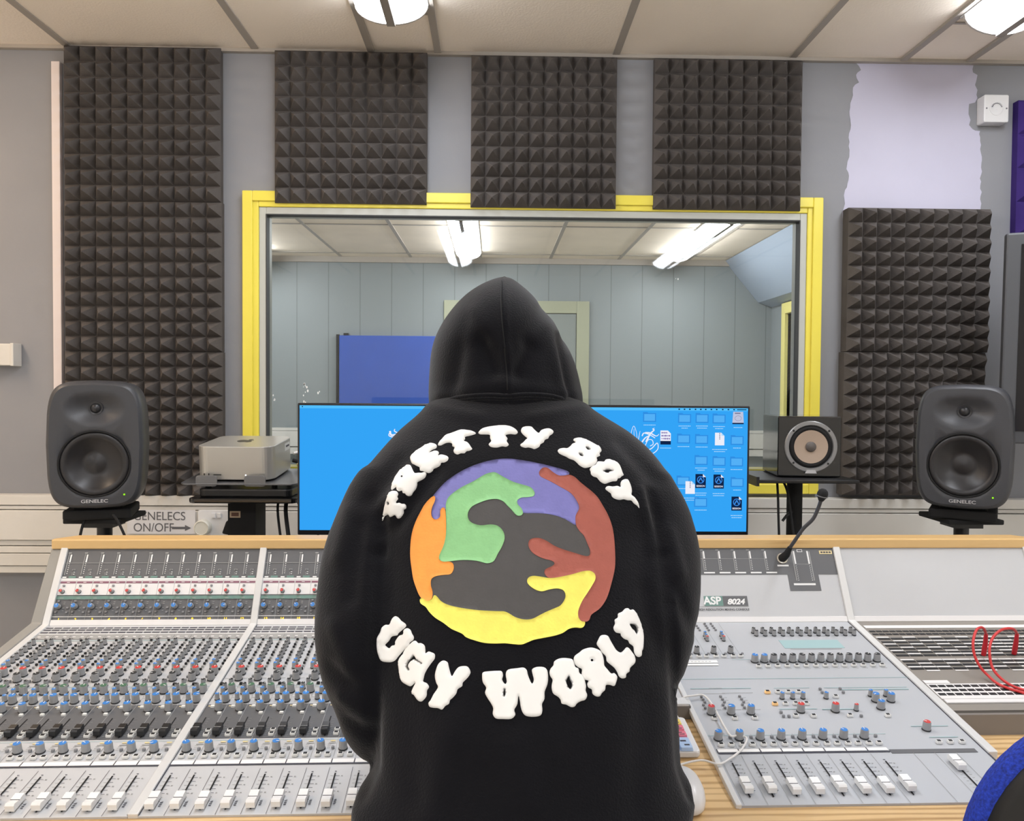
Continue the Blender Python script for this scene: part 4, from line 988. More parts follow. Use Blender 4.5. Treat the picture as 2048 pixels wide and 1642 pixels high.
# ---- gooseneck talkback microphone
bs = toworld(UPP(1.196, .146, 0)); r_ = empty('gooseneck_microphone', bs, 'black gooseneck microphone plugged into the console, in front of the shelf stand', 'microphone')
nz = (toworld(UPP(0, 0, 1))-toworld(UPP(0, 0, 0))).normalized()
Tn = Matrix.Rotation(PHI, 4, 'Z') @ Matrix.Rotation(A60, 4, 'X')
MB().lathe([(.0115, .0005), (.0125, .003), (.0125, .005), (.0095, .006)], 28, Tn).build('chrome_socket', mat('chrome', (200, 196, 186), .25, metal=.8), r_, smooth=40)
c = nz*.02; a1 = at_y(1585, 1088, bs.y-.035)-bs; a2 = at_y(1606, 1058, bs.y-.045)-bs; a3 = at_y(1626, 1038, bs.y-.055)-bs; a4 = at_y(1637, 1015, bs.y-.06)-bs; a5 = at_y(1642, 1000, bs.y-.065)-bs; a6 = at_y(1646, 985, bs.y-.068)-bs
MB().tube([nz*.002, nz*.012, nz*.03+Vector((.002, 0, .002)), a1*.8], [.0095, .0098, .0080, .0050], 16).build('connector', BLKM, r_, smooth=60)
MB().tube(crom([a1*.75, a1, a2, a3, a4, a5], 6, closed=False), .0042, 12).build('gooseneck', mat('neck_grey', (58, 58, 60), .4), r_, smooth=60)
dr = (a6-a5).normalized()
MB().tube([a5-dr*.002, a5+dr*.004, a5+dr*.009, a5+dr*.016, a5+dr*.022, a5+dr*.026], [.0055, .0085, .0118, .0120, .0098, .005], 20).build('microphone_head', BLKM, r_, smooth=60)
MB().tube([a5+dr*.0085, a5+dr*.0105], [.0124, .0126], 20).build('head_ring', mat('ring_satin', (142, 142, 142), .35), r_)

# ================================================================== KEYBOARD, MOUSE
r_ = empty('keyboard', (.130, 1.372, DZ+.0195), 'white computer keyboard with coloured shortcut keys, on the wooden desk', 'keyboard')
r_.rotation_euler = (math.radians(5.5), 0, .01)
MB().prism(rrect(.42, .115, .008), .0, .012).build('case', WHT, r_, bevel=.003)
kc = [mat('key_yellow', (236, 214, 110), .5), mat('key_pink', (222, 120, 140), .5), mat('key_red', (196, 60, 84), .5), mat('key_blue', (176, 200, 232), .5), mat('key_white', (232, 230, 224), .5), mat('key_green', (150, 196, 150), .5)]
kmesh = {}
def key(x, y, w, h, ci):
    k_ = (round(w, 4), round(h, 4), ci)
    if k_ not in kmesh:
        b = MB(); b.rings([[(a, c, 0) for a, c in rrect(w, h, .002, 2)], [(a*.9, c*.88, .005) for a, c in rrect(w, h, .002, 2)]], mi=0); 
        b.box(-w*.3, w*.15, h*.08, h*.2, .005, .0053, mi=1); b.box(-w*.1, w*.3, -h*.25, -h*.14, .005, .0053, mi=1)
        kmesh[k_] = tmpobj(b, [kc[ci], MARKK])
    o = bpy.data.objects.new('key', kmesh[k_]); COL.objects.link(o); o.parent = r_; o.location = (x, y, .012)
for row in range(6):
    y = .051-row*.0198
    for col in range(14):
        x = -.196+col*.0195
        if x > .07: break
        key(x, y, .018, .018 if row else .014, random.choice((0, 1, 2, 3, 4, 4, 5)))
for row, ci in ((0, 4), (1, 0), (2, 1), (3, 1)): 
    for c_ in range(4): key(.120+c_*.0225, .051-row*.0198, .0212, .018, ci if c_ == 3 else random.choice((0, 1, 3)))
key(.1875, -.0385, .0212, .037, 3); key(.165, -.0285, .0212, .018, 2); key(.165, -.048, .0212, .018, 3); key(.1312, -.048, .042, .018, 3); key(.1425, -.0285, .0212, .018, 1); key(.120, -.0285, .0212, .018, 3)
r_ = empty('computer_mouse', (.283, 1.205, DZ+.004), 'white wired mouse on the wooden desk, right of the person', 'mouse', rz=.05)
rs = []
for z, s in ((0, .90), (.004, .98), (.012, 1.0), (.022, .95), (.030, .82), (.035, .62), (.0375, .35), (.038, .1)):
    rs.append([(.0325*s*math.copysign(abs(math.cos(a))**.8, math.cos(a))*(1+.10*math.sin(a)), .056*s*math.copysign(abs(math.sin(a))**.85, math.sin(a))-.004*(1-s), z) for a in [2*PI*k/36 for k in range(36)]])
MB().rings(rs).build('shell', mat('mouse_white', (226, 224, 222), .3), r_, smooth=60)
MB().tube([(0, .030, .033), (0, .050, .020)], .0028, 8).build('scroll_wheel', BTNG, r_)
MB().box(-.0006, .0006, .012, .054, .030, .0365, Matrix.Rotation(-.25, 4, 'X')).build('button_gap', MARKK, r_)
mc = [(.283, 1.262, DZ+.020), (.300, 1.285, DZ+.018), (.335, 1.292, DZ+.022), cw(0.8645, -0.5502, .008), cw(0.8893, -0.5345, .008), cw(0.9125, -0.5127, .008), cw(0.9300, -0.4871, .008), cw(0.9322, -0.4752, .008), cw(0.9202, -0.4705, .008), cw(0.9087, -0.4717, .008), cw(0.9064, -0.4457, .008), cw(0.9063, -0.4170, .008), cw(0.9063, -0.3804, .008), cw(0.9038, -0.3507, .008), cw(0.8976, -0.3363, .008), cw(0.8833, -0.3378, .008), cw(.860, -.345, .008), cw(.845, -.352, -.004), cw(.82, -.34, .010), cw(.74, -.30, .008), cw(.60, -.28, .008)]
cable(mc, 'thin white mouse lead looping over the right side of the console', .0018, CABW, 8)
# ================================================================== THE PERSON
per = empty('person', (.03, .98, 0), 'person seen from behind in a black hoodie with the hood up, leaning over the console', 'person')
def interp(tab, x):
    if x <= tab[0][0]: return tab[0][1]
    for (a, va), (b_, vb) in zip(tab, tab[1:]):
        if x <= b_: return va+(vb-va)*(x-a)/(b_-a)
    return tab[-1][1]
def evalmesh(o):
    dg = bpy.context.evaluated_depsgraph_get(); return bpy.data.meshes.new_from_object(o.evaluated_get(dg))
def ring(y, xl, xr, Yc, bb, e=2.3, n=48):
    l = at_y(xl, y, Yc); r = at_y(xr, y, Yc); cx = (l.x+r.x)/2; a = (r.x-l.x)/2; z = (l.z+r.z)/2; out = []
    for k in range(n):
        t = 2*PI*k/n; c, s = math.cos(t), math.sin(t)
        out.append(Vector((cx+a*math.copysign(abs(c)**(2/e), c), Yc+bb*math.copysign(abs(s)**(2/e), s), z)))
    return out
YC = [(780, 1.335), (800, 1.325), (830, 1.312), (860, 1.30), (920, 1.27), (980, 1.248), (1040, 1.222), (1100, 1.195), (1200, 1.155), (1300, 1.115), (1400, 1.08), (1500, 1.048), (1600, 1.015), (1700, .988)]
BD = [(780, .085), (830, .105), (900, .122), (1000, .132), (1200, .138), (1400, .136), (1600, .128), (1700, .118)]
XLt = [(780, 905), (800, 868), (815, 850), (830, 836), (860, 800), (890, 772), (920, 746), (950, 724), (980, 712), (1010, 728), (1040, 745), (1100, 756), (1200, 752), (1300, 749), (1400, 748), (1500, 747), (1535, 744), (1560, 726), (1580, 712), (1605, 703), (1642, 705), (1680, 712), (1700, 716)]
XRt = [(780, 1120), (800, 1160), (815, 1182), (830, 1205), (860, 1256), (890, 1292), (920, 1318), (950, 1338), (980, 1350), (1010, 1343), (1040, 1330), (1100, 1327), (1200, 1336), (1300, 1346), (1400, 1356), (1480, 1361), (1530, 1365), (1556, 1378), (1575, 1388), (1595, 1385), (1642, 1374), (1700, 1369)]
tb = MB(); rr = []
for y in list(range(784, 860, 10))+list(range(860, 1700, 14))+[1700]:
    rr.append(ring(y, interp(XLt, y), interp(XRt, y), interp(YC, y), interp(BD, y)))
c0 = sum(rr[0], Vector())/48; rr.insert(0, [c0+(p-c0)*.5+Vector((0, .01, .012)) for p in rr[0]])
tb.rings(list(reversed(rr)))
def sleeve(tab, side):
    pts, rad = [], []
    for (y, edge, Y, r) in tab:
        k = FPX/Y; p = at_y(edge-side*r*k, y, Y); pts.append(p); rad.append(r)
    p2 = crom(pts, 5, closed=False); r2 = []
    for i in range(len(p2)):
        f = i/5; j = min(int(f), len(rad)-2); r2.append(rad[j]+(rad[j+1]-rad[j])*(f-j))
    return pts, p2, r2
LS = [(955, 722, 1.245, .052), (1000, 692, 1.235, .062), (1060, 667, 1.215, .066), (1120, 645, 1.185, .068), (1200, 633, 1.15, .070), (1270, 630, 1.12, .070), (1330, 641, 1.10, .066), (1385, 664, 1.085, .060), (1438, 684, 1.09, .056), (1462, 716, 1.125, .050)]
RS = [(955, 1340, 1.245, .052), (1000, 1362, 1.235, .062), (1050, 1385, 1.215, .066), (1110, 1400, 1.185, .068), (1180, 1401, 1.15, .070), (1250, 1392, 1.12, .070), (1310, 1376, 1.10, .066), (1360, 1361, 1.085, .060), (1405, 1351, 1.09, .056), (1430, 1340, 1.125, .050)]
cuffs = {}; arms = {}
for nm, tab, side in (('l', LS, -1), ('r', RS, 1)):
    pts, p2, r2 = sleeve(tab, side)
    end = Vector((-.085 if side < 0 else .155, 1.345, DZ+.072))
    a = p2[-1]; mid = a.lerp(end, .5)+Vector((0, 0, -.010)); tail = crom([p2[-6], a, mid, end], 8, closed=False)[8:]
    rr_ = [r2[-1]+(.040-r2[-1])*min(1, i/10) for i in range(len(tail))]
    tb.tube(p2+tail[1:], r2+rr_[1:], 24); cuffs[nm] = (end, (end-mid).normalized()); arms[nm] = p2+tail[1:]
raw = tb.build('hoodie', HOOD)
rm = raw.modifiers.new('r', 'REMESH'); rm.mode = 'VOXEL'; rm.voxel_size = .0058
sm_ = raw.modifiers.new('s', 'SMOOTH'); sm_.factor = .6; sm_.iterations = 6
me = evalmesh(raw); bpy.data.objects.remove(raw)
# folds, drawn where the cloth creases: (x0,y0,x1,y1,width px,depth)
def topx(p):
    q = p-EYE; d = q.dot(FW); return 1024+FPX*q.dot(RT)/d, 821-FPX*q.dot(UP)/d
FOLD = [(872, 940, 790, 1050, 14, -.007), (840, 925, 765, 1020, 12, .005), (800, 920, 742, 1000, 14, -.006), (770, 1010, 757, 1110, 10, -.008), (757, 1100, 750, 1300, 10, -.008), (750, 1300, 747, 1530, 10, -.008),
        (700, 1020, 676, 1120, 14, .005), (720, 1050, 700, 1200, 12, -.006), (668, 1250, 700, 1330, 14, .006), (655, 1330, 700, 1375, 10, -.006), (680, 1390, 735, 1430, 11, .006), (690, 1440, 740, 1470, 9, -.006),
        (1240, 880, 1310, 960, 14, -.005), (1280, 980, 1310, 1100, 10, .006), (1300, 985, 1326, 1110, 10, -.008), (1326, 1110, 1336, 1210, 10, -.008), (1336, 1210, 1356, 1400, 10, -.008), (1356, 1400, 1364, 1530, 10, -.008),
        (1335, 1060, 1360, 1150, 12, .005), (1350, 1180, 1385, 1260, 12, -.005), (1290, 1180, 1320, 1290, 14, -.004), (800, 1300, 830, 1600, 30, -.003), (1290, 1400, 1270, 1620, 26, -.004), (900, 1450, 860, 1640, 30, .003),
        (860, 815, 960, 835, 10, .003), (1060, 835, 1170, 815, 10, .003), (1020, 1480, 1060, 1620, 30, .003), (770, 1050, 830, 960, 10, .004),
        (1362, 1540, 1384, 1600, 7, -.006), (746, 1540, 720, 1600, 12, -.004)]
def fold_disp(me, folds, back_y=None):
    for v in me.vertices:
        x, y = topx(v.co); d = 0
        if v.normal.y > .35: continue
        for x0, y0, x1, y1, w, a in folds:
            dx, dy = x1-x0, y1-y0; t = ((x-x0)*dx+(y-y0)*dy)/(dx*dx+dy*dy); tt = min(max(t, 0), 1)
            dd = math.hypot(x-x0-tt*dx, y-y0-tt*dy)
            if dd < 3*w: d += 1.15*a*math.exp(-(dd/w)**2)*(1 if 0 <= t <= 1 else .8)
        v.co += v.normal*d
fold_disp(me, FOLD)
bm2 = bmesh.new(); bm2.from_mesh(me)
for _ in range(3): bmesh.ops.smooth_vert(bm2, verts=bm2.verts, factor=.5, use_axis_x=True, use_axis_y=True, use_axis_z=True)
bm2.to_mesh(me); bm2.free()
me.materials.clear(); me.materials.append(HOOD)
me.polygons.foreach_set('use_smooth', [True]*len(me.polygons))
hood_top = bpy.data.objects.new('hoodie', me); COL.objects.link(hood_top)
def adopt(o, par=per):
    o.parent = par; 
    P = Matrix.Identity(4); q = par
    P = Matrix.Translation(per.location)
    o.matrix_parent_inverse = P.inverted() if par is per else Matrix.Identity(4)
adopt(hood_top); hood_top['label'] = 'black fleece hoodie with a printed back'
BV = BVHTree.FromPolygons([v.co.copy() for v in me.vertices], [tuple(p.vertices) for p in me.polygons])
def child(o): o.parent = hood_top; return o        # hoodie keeps world coordinates in its mesh
# hem and cuffs
hb = MB(); hr = []
for y, g in ((1664, 1.005), (1700, 1.012), (1730, .99), (1742, .96)):
    yy = min(y, 1700); R_ = ring(y, interp(XLt, yy), interp(XRt, yy), interp(YC, yy)-(y-yy)*.0002, interp(BD, yy)); c = sum(R_, Vector())/48
    hr.append([c+(p-c)*g for p in R_])
rib = mat('black_ribbed_knit', (22, 22, 26), .95, bump=.6, bscale=120, stretch=(6, 6, .3), spec=.1)
hb.rings(hr); child(hb.build('ribbed_hem', rib, smooth=60))
for e_, d_ in cuffs.values():
    child(MB().tube([e_-d_*.012, e_-d_*.006, e_+d_*.04, e_+d_*.045], [.040, .036, .034, .030], 24).build('ribbed_cuff', rib, smooth=60))
# the hood
HT = [(555, 1004, 1013), (561, 988, 1027), (573, 960, 1042), (593, 930, 1066), (620, 905, 1087), (650, 884, 1107), (680, 869, 1126), (710, 862, 1143), (740, 860, 1153), (770, 858, 1160), (800, 858, 1164), (822, 860, 1166), (840, 866, 1160)]
hh = MB(); rr = []
for y, xl, xr in HT:
    f = max(0, (y-556)/284); Yc = 1.445-.045*f; bb = .03+.128*min(1, (f*2.2))**.6 if f < .45 else .158
    bb = .155*(1-max(0, 1-f*2.4)**2)**.5+.004
    rr.append(ring(y, xl, xr, Yc-.02, bb, 2.15, 64))
# open at the front: leave a gap and turn the edge inwards
n = 64; open_k = [k for k in range(n) if math.sin(2*PI*k/n) > .62]
k0, k1 = min(open_k), max(open_k)
order_ = [k % n for k in range(k1, k0+n+1)]
hh.rings([[r[k] for k in order_] for r in rr], closed=False, cap0=False, cap1=False)
top = sum(rr[0], Vector())/n+Vector((0, 0, .003)); base_i = len(hh.v); 
hh.add([rr[0][k] for k in order_]+[top], [(i, i+1, len(order_)) for i in range(len(order_)-1)])
ho = hh.build('tmp', HOOD); 
sd = ho.modifiers.new('w', 'WELD'); sd.merge_threshold = .0005
s2 = ho.modifiers.new('s', 'SUBSURF'); s2.levels = 2; s2.render_levels = 2
s3 = ho.modifiers.new('so', 'SOLIDIFY'); s3.thickness = .009; s3.offset = -1
me = evalmesh(ho); bpy.data.objects.remove(ho)
HF = [(930, 640, 905, 770, 16, -.003), (965, 690, 990, 740, 22, -.012), (1062, 700, 1040, 745, 20, -.012), (1015, 700, 1015, 780, 10, .004), (1010, 560, 1008, 690, 9, .003), (1095, 650, 1128, 790, 14, .005), (1118, 680, 1140, 800, 8, -.008), (920, 700, 900, 800, 18, -.004), (880, 790, 1000, 762, 12, .003), (1000, 765, 1150, 790, 12, .003), (1080, 620, 1050, 680, 14, -.004), (950, 620, 985, 680, 14, .003)]
c_h = sum((v.co for v in me.vertices), Vector())/len(me.vertices)
for v in me.vertices:
    x, y = topx(v.co)
    if v.co.y > c_h.y+.06: continue
    d = 0
    for x0, y0, x1, y1, w, a in HF:
        dx, dy = x1-x0, y1-y0; t = min(max(((x-x0)*dx+(y-y0)*dy)/(dx*dx+dy*dy), 0), 1); dd = math.hypot(x-x0-t*dx, y-y0-t*dy); d += a*math.exp(-(dd/w)**2)
    ax = 1004+(y-560)*.052 if y < 700 else 1011+(y-700)*.04
    d -= .0035*math.exp(-((x-ax)/2.6)**2)
    dr_ = (v.co-Vector((c_h.x, c_h.y, v.co.z))).normalized(); v.co += dr_*d
me.materials.clear(); me.materials.append(HOOD); me.polygons.foreach_set('use_smooth', [True]*len(me.polygons))
ho = bpy.data.objects.new('hood', me); COL.objects.link(ho); adopt(ho)
BH = BVHTree.FromPolygons([v.co.copy() for v in me.vertices], [tuple(p.vertices) for p in me.polygons])
def cast(px, py, bv=None):
    d = ray(px, py).normalized(); h = (bv or BV).ray_cast(EYE, d)
    return h[0], h[1]
# seams
def seam(pts, bv, r=.0011, par=None, name='seam'):
    q = []
    for p in crom([Vector((*a, 0)) for a in pts], 8, closed=False):
        h, nn = cast(p.x, p.y, bv)
        if h is not None:
            if nn.dot(ray(p.x, p.y)) > 0: nn = -nn
            q.append(h+nn*r*.3)
    if len(q) > 2:
        o = MB().tube(q, r, 6).build(name, mat('seam_black', (8, 8, 9), .9), smooth=60); o.parent = par or ho; return o
seam([(1003, 562), (1002, 600), (1004, 640), (1009, 690), (1013, 740), (1015, 780)], BH, .0010)
# collar seam where hood meets the back: a raised double ridge
cs = [(868, 820), (876, 812), (890, 803), (915, 795), (950, 791), (985, 790), (1015, 792), (1050, 789), (1090, 790), (1120, 796), (1145, 805), (1158, 813)]
for off, r in ((0, .0034), (7, .0026)):
    q = []
    for p in crom([Vector((*a, 0)) for a in cs], 6, closed=False):
        h, nn = cast(p.x, p.y+off, BH if off == 0 else BH)
        if h is None: h, nn = cast(p.x, p.y+off, BV)
        if h is not None: q.append(h)
    for _ in range(3): q = [q[0]]+[(q[i-1]+q[i]*2+q[i+1])/4 for i in range(1, len(q)-1)]+[q[-1]]
    o = MB().tube(q, r, 8).build('collar_seam', HOOD, smooth=60); o.parent = ho

# ---- prints on the back: outlines are laid on the cloth
def inside(pt, poly):
    x, y = pt; c = False; j = len(poly)-1
    for i in range(len(poly)):
        xi, yi = poly[i]; xj, yj = poly[j]
        if (yi > y) != (yj > y) and x < (xj-xi)*(y-yi)/(yj-yi)+xi: c = not c
        j = i
    return c
def segd(pt, poly):
    best = 1e9; x, y = pt
    for i in range(len(poly)):
        x0, y0 = poly[i-1]; x1, y1 = poly[i]; dx, dy = x1-x0, y1-y0; L2 = dx*dx+dy*dy
        t = 0 if L2 == 0 else min(max(((x-x0)*dx+(y-y0)*dy)/L2, 0), 1)
        d = (x-x0-t*dx)**2+(y-y0-t*dy)**2
        if d < best: best = d
    return math.sqrt(best)
def decal(name, outline, m, off, step=9, holes=(), puff=0, r=9, sub=3, par=None):
    ol = [(p.x, p.y) for p in crom([Vector((*a, 0)) for a in outline], sub)]
    hs = [[(p.x, p.y) for p in crom([Vector((*a, 0)) for a in h], 3)] for h in holes]
    loops = [ol]+hs; verts = []; edges = []
    for lp in loops:
        o = len(verts); verts += [Vector(p) for p in lp]; edges += [(o+i, o+(i+1) % len(lp)) for i in range(len(lp))]
    nb = len(verts)
    xs = [p[0] for p in ol]; ys = [p[1] for p in ol]
    y = min(ys)+step/2; row = 0
    while y < max(ys):
        x = min(xs)+(step/2 if row % 2 else 0)
        while x < max(xs):
            if inside((x, y), ol) and not any(inside((x, y), h) for h in hs):
                if min(segd((x, y), l) for l in loops) > step*.38: verts.append(Vector((x, y)))
            x += step
        y += step*.87; row += 1
    res = delaunay_2d_cdt(verts, edges, [], 1, 1e-4)
    vo, fo = res[0], res[2]
    fs = []
    for f in fo:
        c = sum((vo[i] for i in f), Vector((0, 0)))/len(f)
        if inside(c, ol) and not any(inside(c, h) for h in hs): fs.append(f)
    pos = []; nrm = []
    for p in vo:
        h, nn = cast(p.x, p.y)
        if h is None: h, nn = BV.find_nearest(at_y(p.x, p.y, 1.08))[:2]
        if nn.dot(ray(p.x, p.y)) > 0: nn = -nn
        d = min(segd((p.x, p.y), l) for l in loops)
        e = off
        if puff:
            t = min(d/r, 1); e = off*.2+puff*math.sqrt(max(0, 1-(1-t)**2))
        pos.append((h, nn, e))
    mb = MB(); used = sorted({i for f in fs for i in f}); ix = {i: k for k, i in enumerate(used)}
    topv = []
    for i in used:
        h, nn, e = pos[i]
        topv.append(h+nn*(e if puff else off)) if not puff else topv.append(h-ray(vo[i].x, vo[i].y).normalized()*.0+nn*e)
    mb.add(topv, [[ix[i] for i in f] for f in fs])
    # skirt down to the cloth so that the print has thickness
    cnt = {}
    for f in fs:
        for a, b_ in zip(f, f[1:]+f[:1]): cnt[(a, b_)] = 1
    sk = {}
    vs2 = []; f2 = []
    for (a, b_) in cnt:
        if (b_, a) in cnt: continue
        for i in (a, b_):
            if i not in sk: sk[i] = len(vs2); vs2.append(topv[ix[i]]); vs2.append(pos[i][0]-pos[i][1]*.0015)
        f2.append((sk[a], sk[a]+1, sk[b_]+1, sk[b_]))
    mb.add(vs2, f2)
    o = mb.build(name, m, smooth=80)
    wd = o.modifiers.new('weld', 'WELD'); wd.merge_threshold = .00005
    o.parent = par or hood_top
    return o
def Z5(pts): return [(600+x/2.438, 540+y/2.438) for x, y in pts]
def Z6(pts): return [(600+x/2.438, 1080+y/2.438) for x, y in pts]
grey = Z5([(720, 1120), (800, 1060), (900, 1010), (1100, 1000), (1300, 1100), (1400, 1250), (1450, 1400), (1400, 1560), (1330, 1620), (1250, 1672), (1100, 1712), (1000, 1678), (800, 1655), (690, 1625), (642, 1585), (630, 1530), (650, 1490), (685, 1440), (690, 1300)])
purple = Z5([(648, 1106), (690, 1055), (735, 1015), (800, 975), (870, 946), (940, 928), (1010, 921), (1090, 930), (1170, 945), (1240, 962), (1295, 978), (1312, 990), (1306, 1002), (1280, 1006), (1300, 1040), (1335, 1090), (1358, 1140), (1362, 1190), (1350, 1246), (1290, 1215), (1230, 1195), (1160, 1187), (1090, 1186), (1040, 1165), (1020, 1120), (900, 1090), (760, 1110), (722, 1150), (716, 1170), (695, 1162), (686, 1178), (683, 1205), (667, 1218), (649, 1210), (642, 1190), (646, 1160), (657, 1130), (659, 1112)])
green = Z5([(712, 1170), (713, 1140), (725, 1110), (760, 1080), (800, 1055), (850, 1030), (900, 1000), (930, 990), (955, 990), (990, 1010), (1040, 1035), (1090, 1050), (1125, 1062), (1143, 1085), (1139, 1104), (1110, 1110), (1080, 1112), (1060, 1125), (1062, 1145), (1080, 1165), (1087, 1187), (1075, 1200), (1055, 1197), (1030, 1170), (1010, 1150), (990, 1130), (960, 1119), (920, 1122), (880, 1135), (840, 1155), (820, 1185), (822, 1215), (840, 1235), (880, 1247), (930, 1243), (965, 1250), (990, 1275), (998, 1310), (985, 1350), (965, 1385), (953, 1410), (940, 1425), (918, 1432), (900, 1430), (860, 1420), (800, 1416), (740, 1421), (700, 1424), (681, 1412), (682, 1390), (700, 1350), (712, 1300), (715, 1240)])
orange = Z5([(655, 1104), (640, 1112), (612, 1142), (590, 1180), (565, 1230), (548, 1285), (541, 1340), (540, 1400), (547, 1460), (555, 1510), (570, 1555), (585, 1590), (605, 1612), (625, 1616), (645, 1602), (648, 1570), (640, 1540), (642, 1510), (662, 1495), (700, 1488), (735, 1484), (750, 1460), (748, 1435), (732, 1424), (700, 1423), (680, 1412), (683, 1390), (700, 1350), (712, 1300), (713, 1220), (708, 1166), (695, 1161), (685, 1176), (684, 1204), (665, 1218), (648, 1210), (641, 1190), (645, 1160), (658, 1130), (660, 1110)])
yellow = Z6([(587, 293), (600, 284), (622, 299), (645, 290), (655, 272), (668, 275), (690, 300), (730, 320), (800, 335), (880, 345), (960, 349), (995, 350), (1020, 360), (1050, 378), (1090, 389), (1130, 387), (1165, 370), (1200, 352), (1240, 335), (1270, 320), (1290, 290), (1293, 265), (1280, 245), (1250, 238), (1215, 243), (1180, 252), (1150, 245), (1120, 225), (1107, 205), (1113, 186), (1135, 177), (1170, 180), (1210, 187), (1250, 185), (1300, 175), (1340, 165), (1375, 155), (1410, 152), (1434, 165), (1439, 190), (1425, 220), (1400, 260), (1380, 290), (1365, 320), (1355, 350), (1357, 380), (1372, 398), (1388, 401), (1385, 420), (1370, 430), (1340, 428), (1310, 435), (1280, 455), (1240, 468), (1190, 478), (1140, 488), (1110, 500), (1080, 511), (1040, 509), (1000, 505), (950, 506), (900, 503), (850, 490), (810, 475), (790, 457), (740, 435), (700, 405), (660, 380), (632, 352), (615, 328), (592, 312)])
brown = Z5([(1175, 1010), (1165, 990), (1180, 968), (1205, 966), (1230, 985), (1260, 1003), (1290, 1004), (1312, 1000), (1340, 1012), (1370, 1040), (1420, 1080), (1450, 1110), (1475, 1150), (1500, 1195), (1520, 1250), (1530, 1310)])+Z6([(1535, 80), (1533, 140), (1520, 200), (1500, 270), (1480, 310), (1455, 340), (1420, 365), (1410, 390), (1393, 400), (1370, 395), (1353, 370), (1356, 330), (1368, 300), (1395, 265), (1425, 215), (1439, 185), (1430, 162), (1400, 152), (1340, 165), (1290, 178), (1240, 187), (1210, 185), (1192, 165), (1196, 145), (1230, 128), (1240, 115), (1225, 102), (1180, 90), (1135, 65), (1115, 35), (1115, 10), (1130, -5), (1165, -8), (1200, 5), (1240, 30), (1290, 50), (1340, 65), (1390, 80), (1411, 75), (1412, 50), (1400, 20), (1383, -20)])+Z5([(1362, 1275), (1345, 1245), (1343, 1200), (1360, 1165), (1350, 1130), (1320, 1090), (1270, 1060), (1220, 1032)])
for nm, ol, k, off in (('grey_print', grey, 'grey', .0008), ('purple_print', purple, 'purple', .0011), ('orange_print', orange, 'orange', .0014), ('green_print', green, 'green', .0017), ('brown_print', brown, 'brown', .0014), ('yellow_print', yellow, 'yellow', .0017)):
    o = decal(nm, ol, PFAB[k], off)
def S(o, s, pts): return [(o[0]+x/s, o[1]+y/s) for x, y in pts]
OA, OB_, OC_, OD_ = ((750, 840), 7.82), ((1040, 840), 7.82), ((740, 1200), 6.84), ((1000, 1200), 6.567)
def dot(x, y, r): return [(x-r, y), (x, y-r), (x+r, y), (x, y+r)]
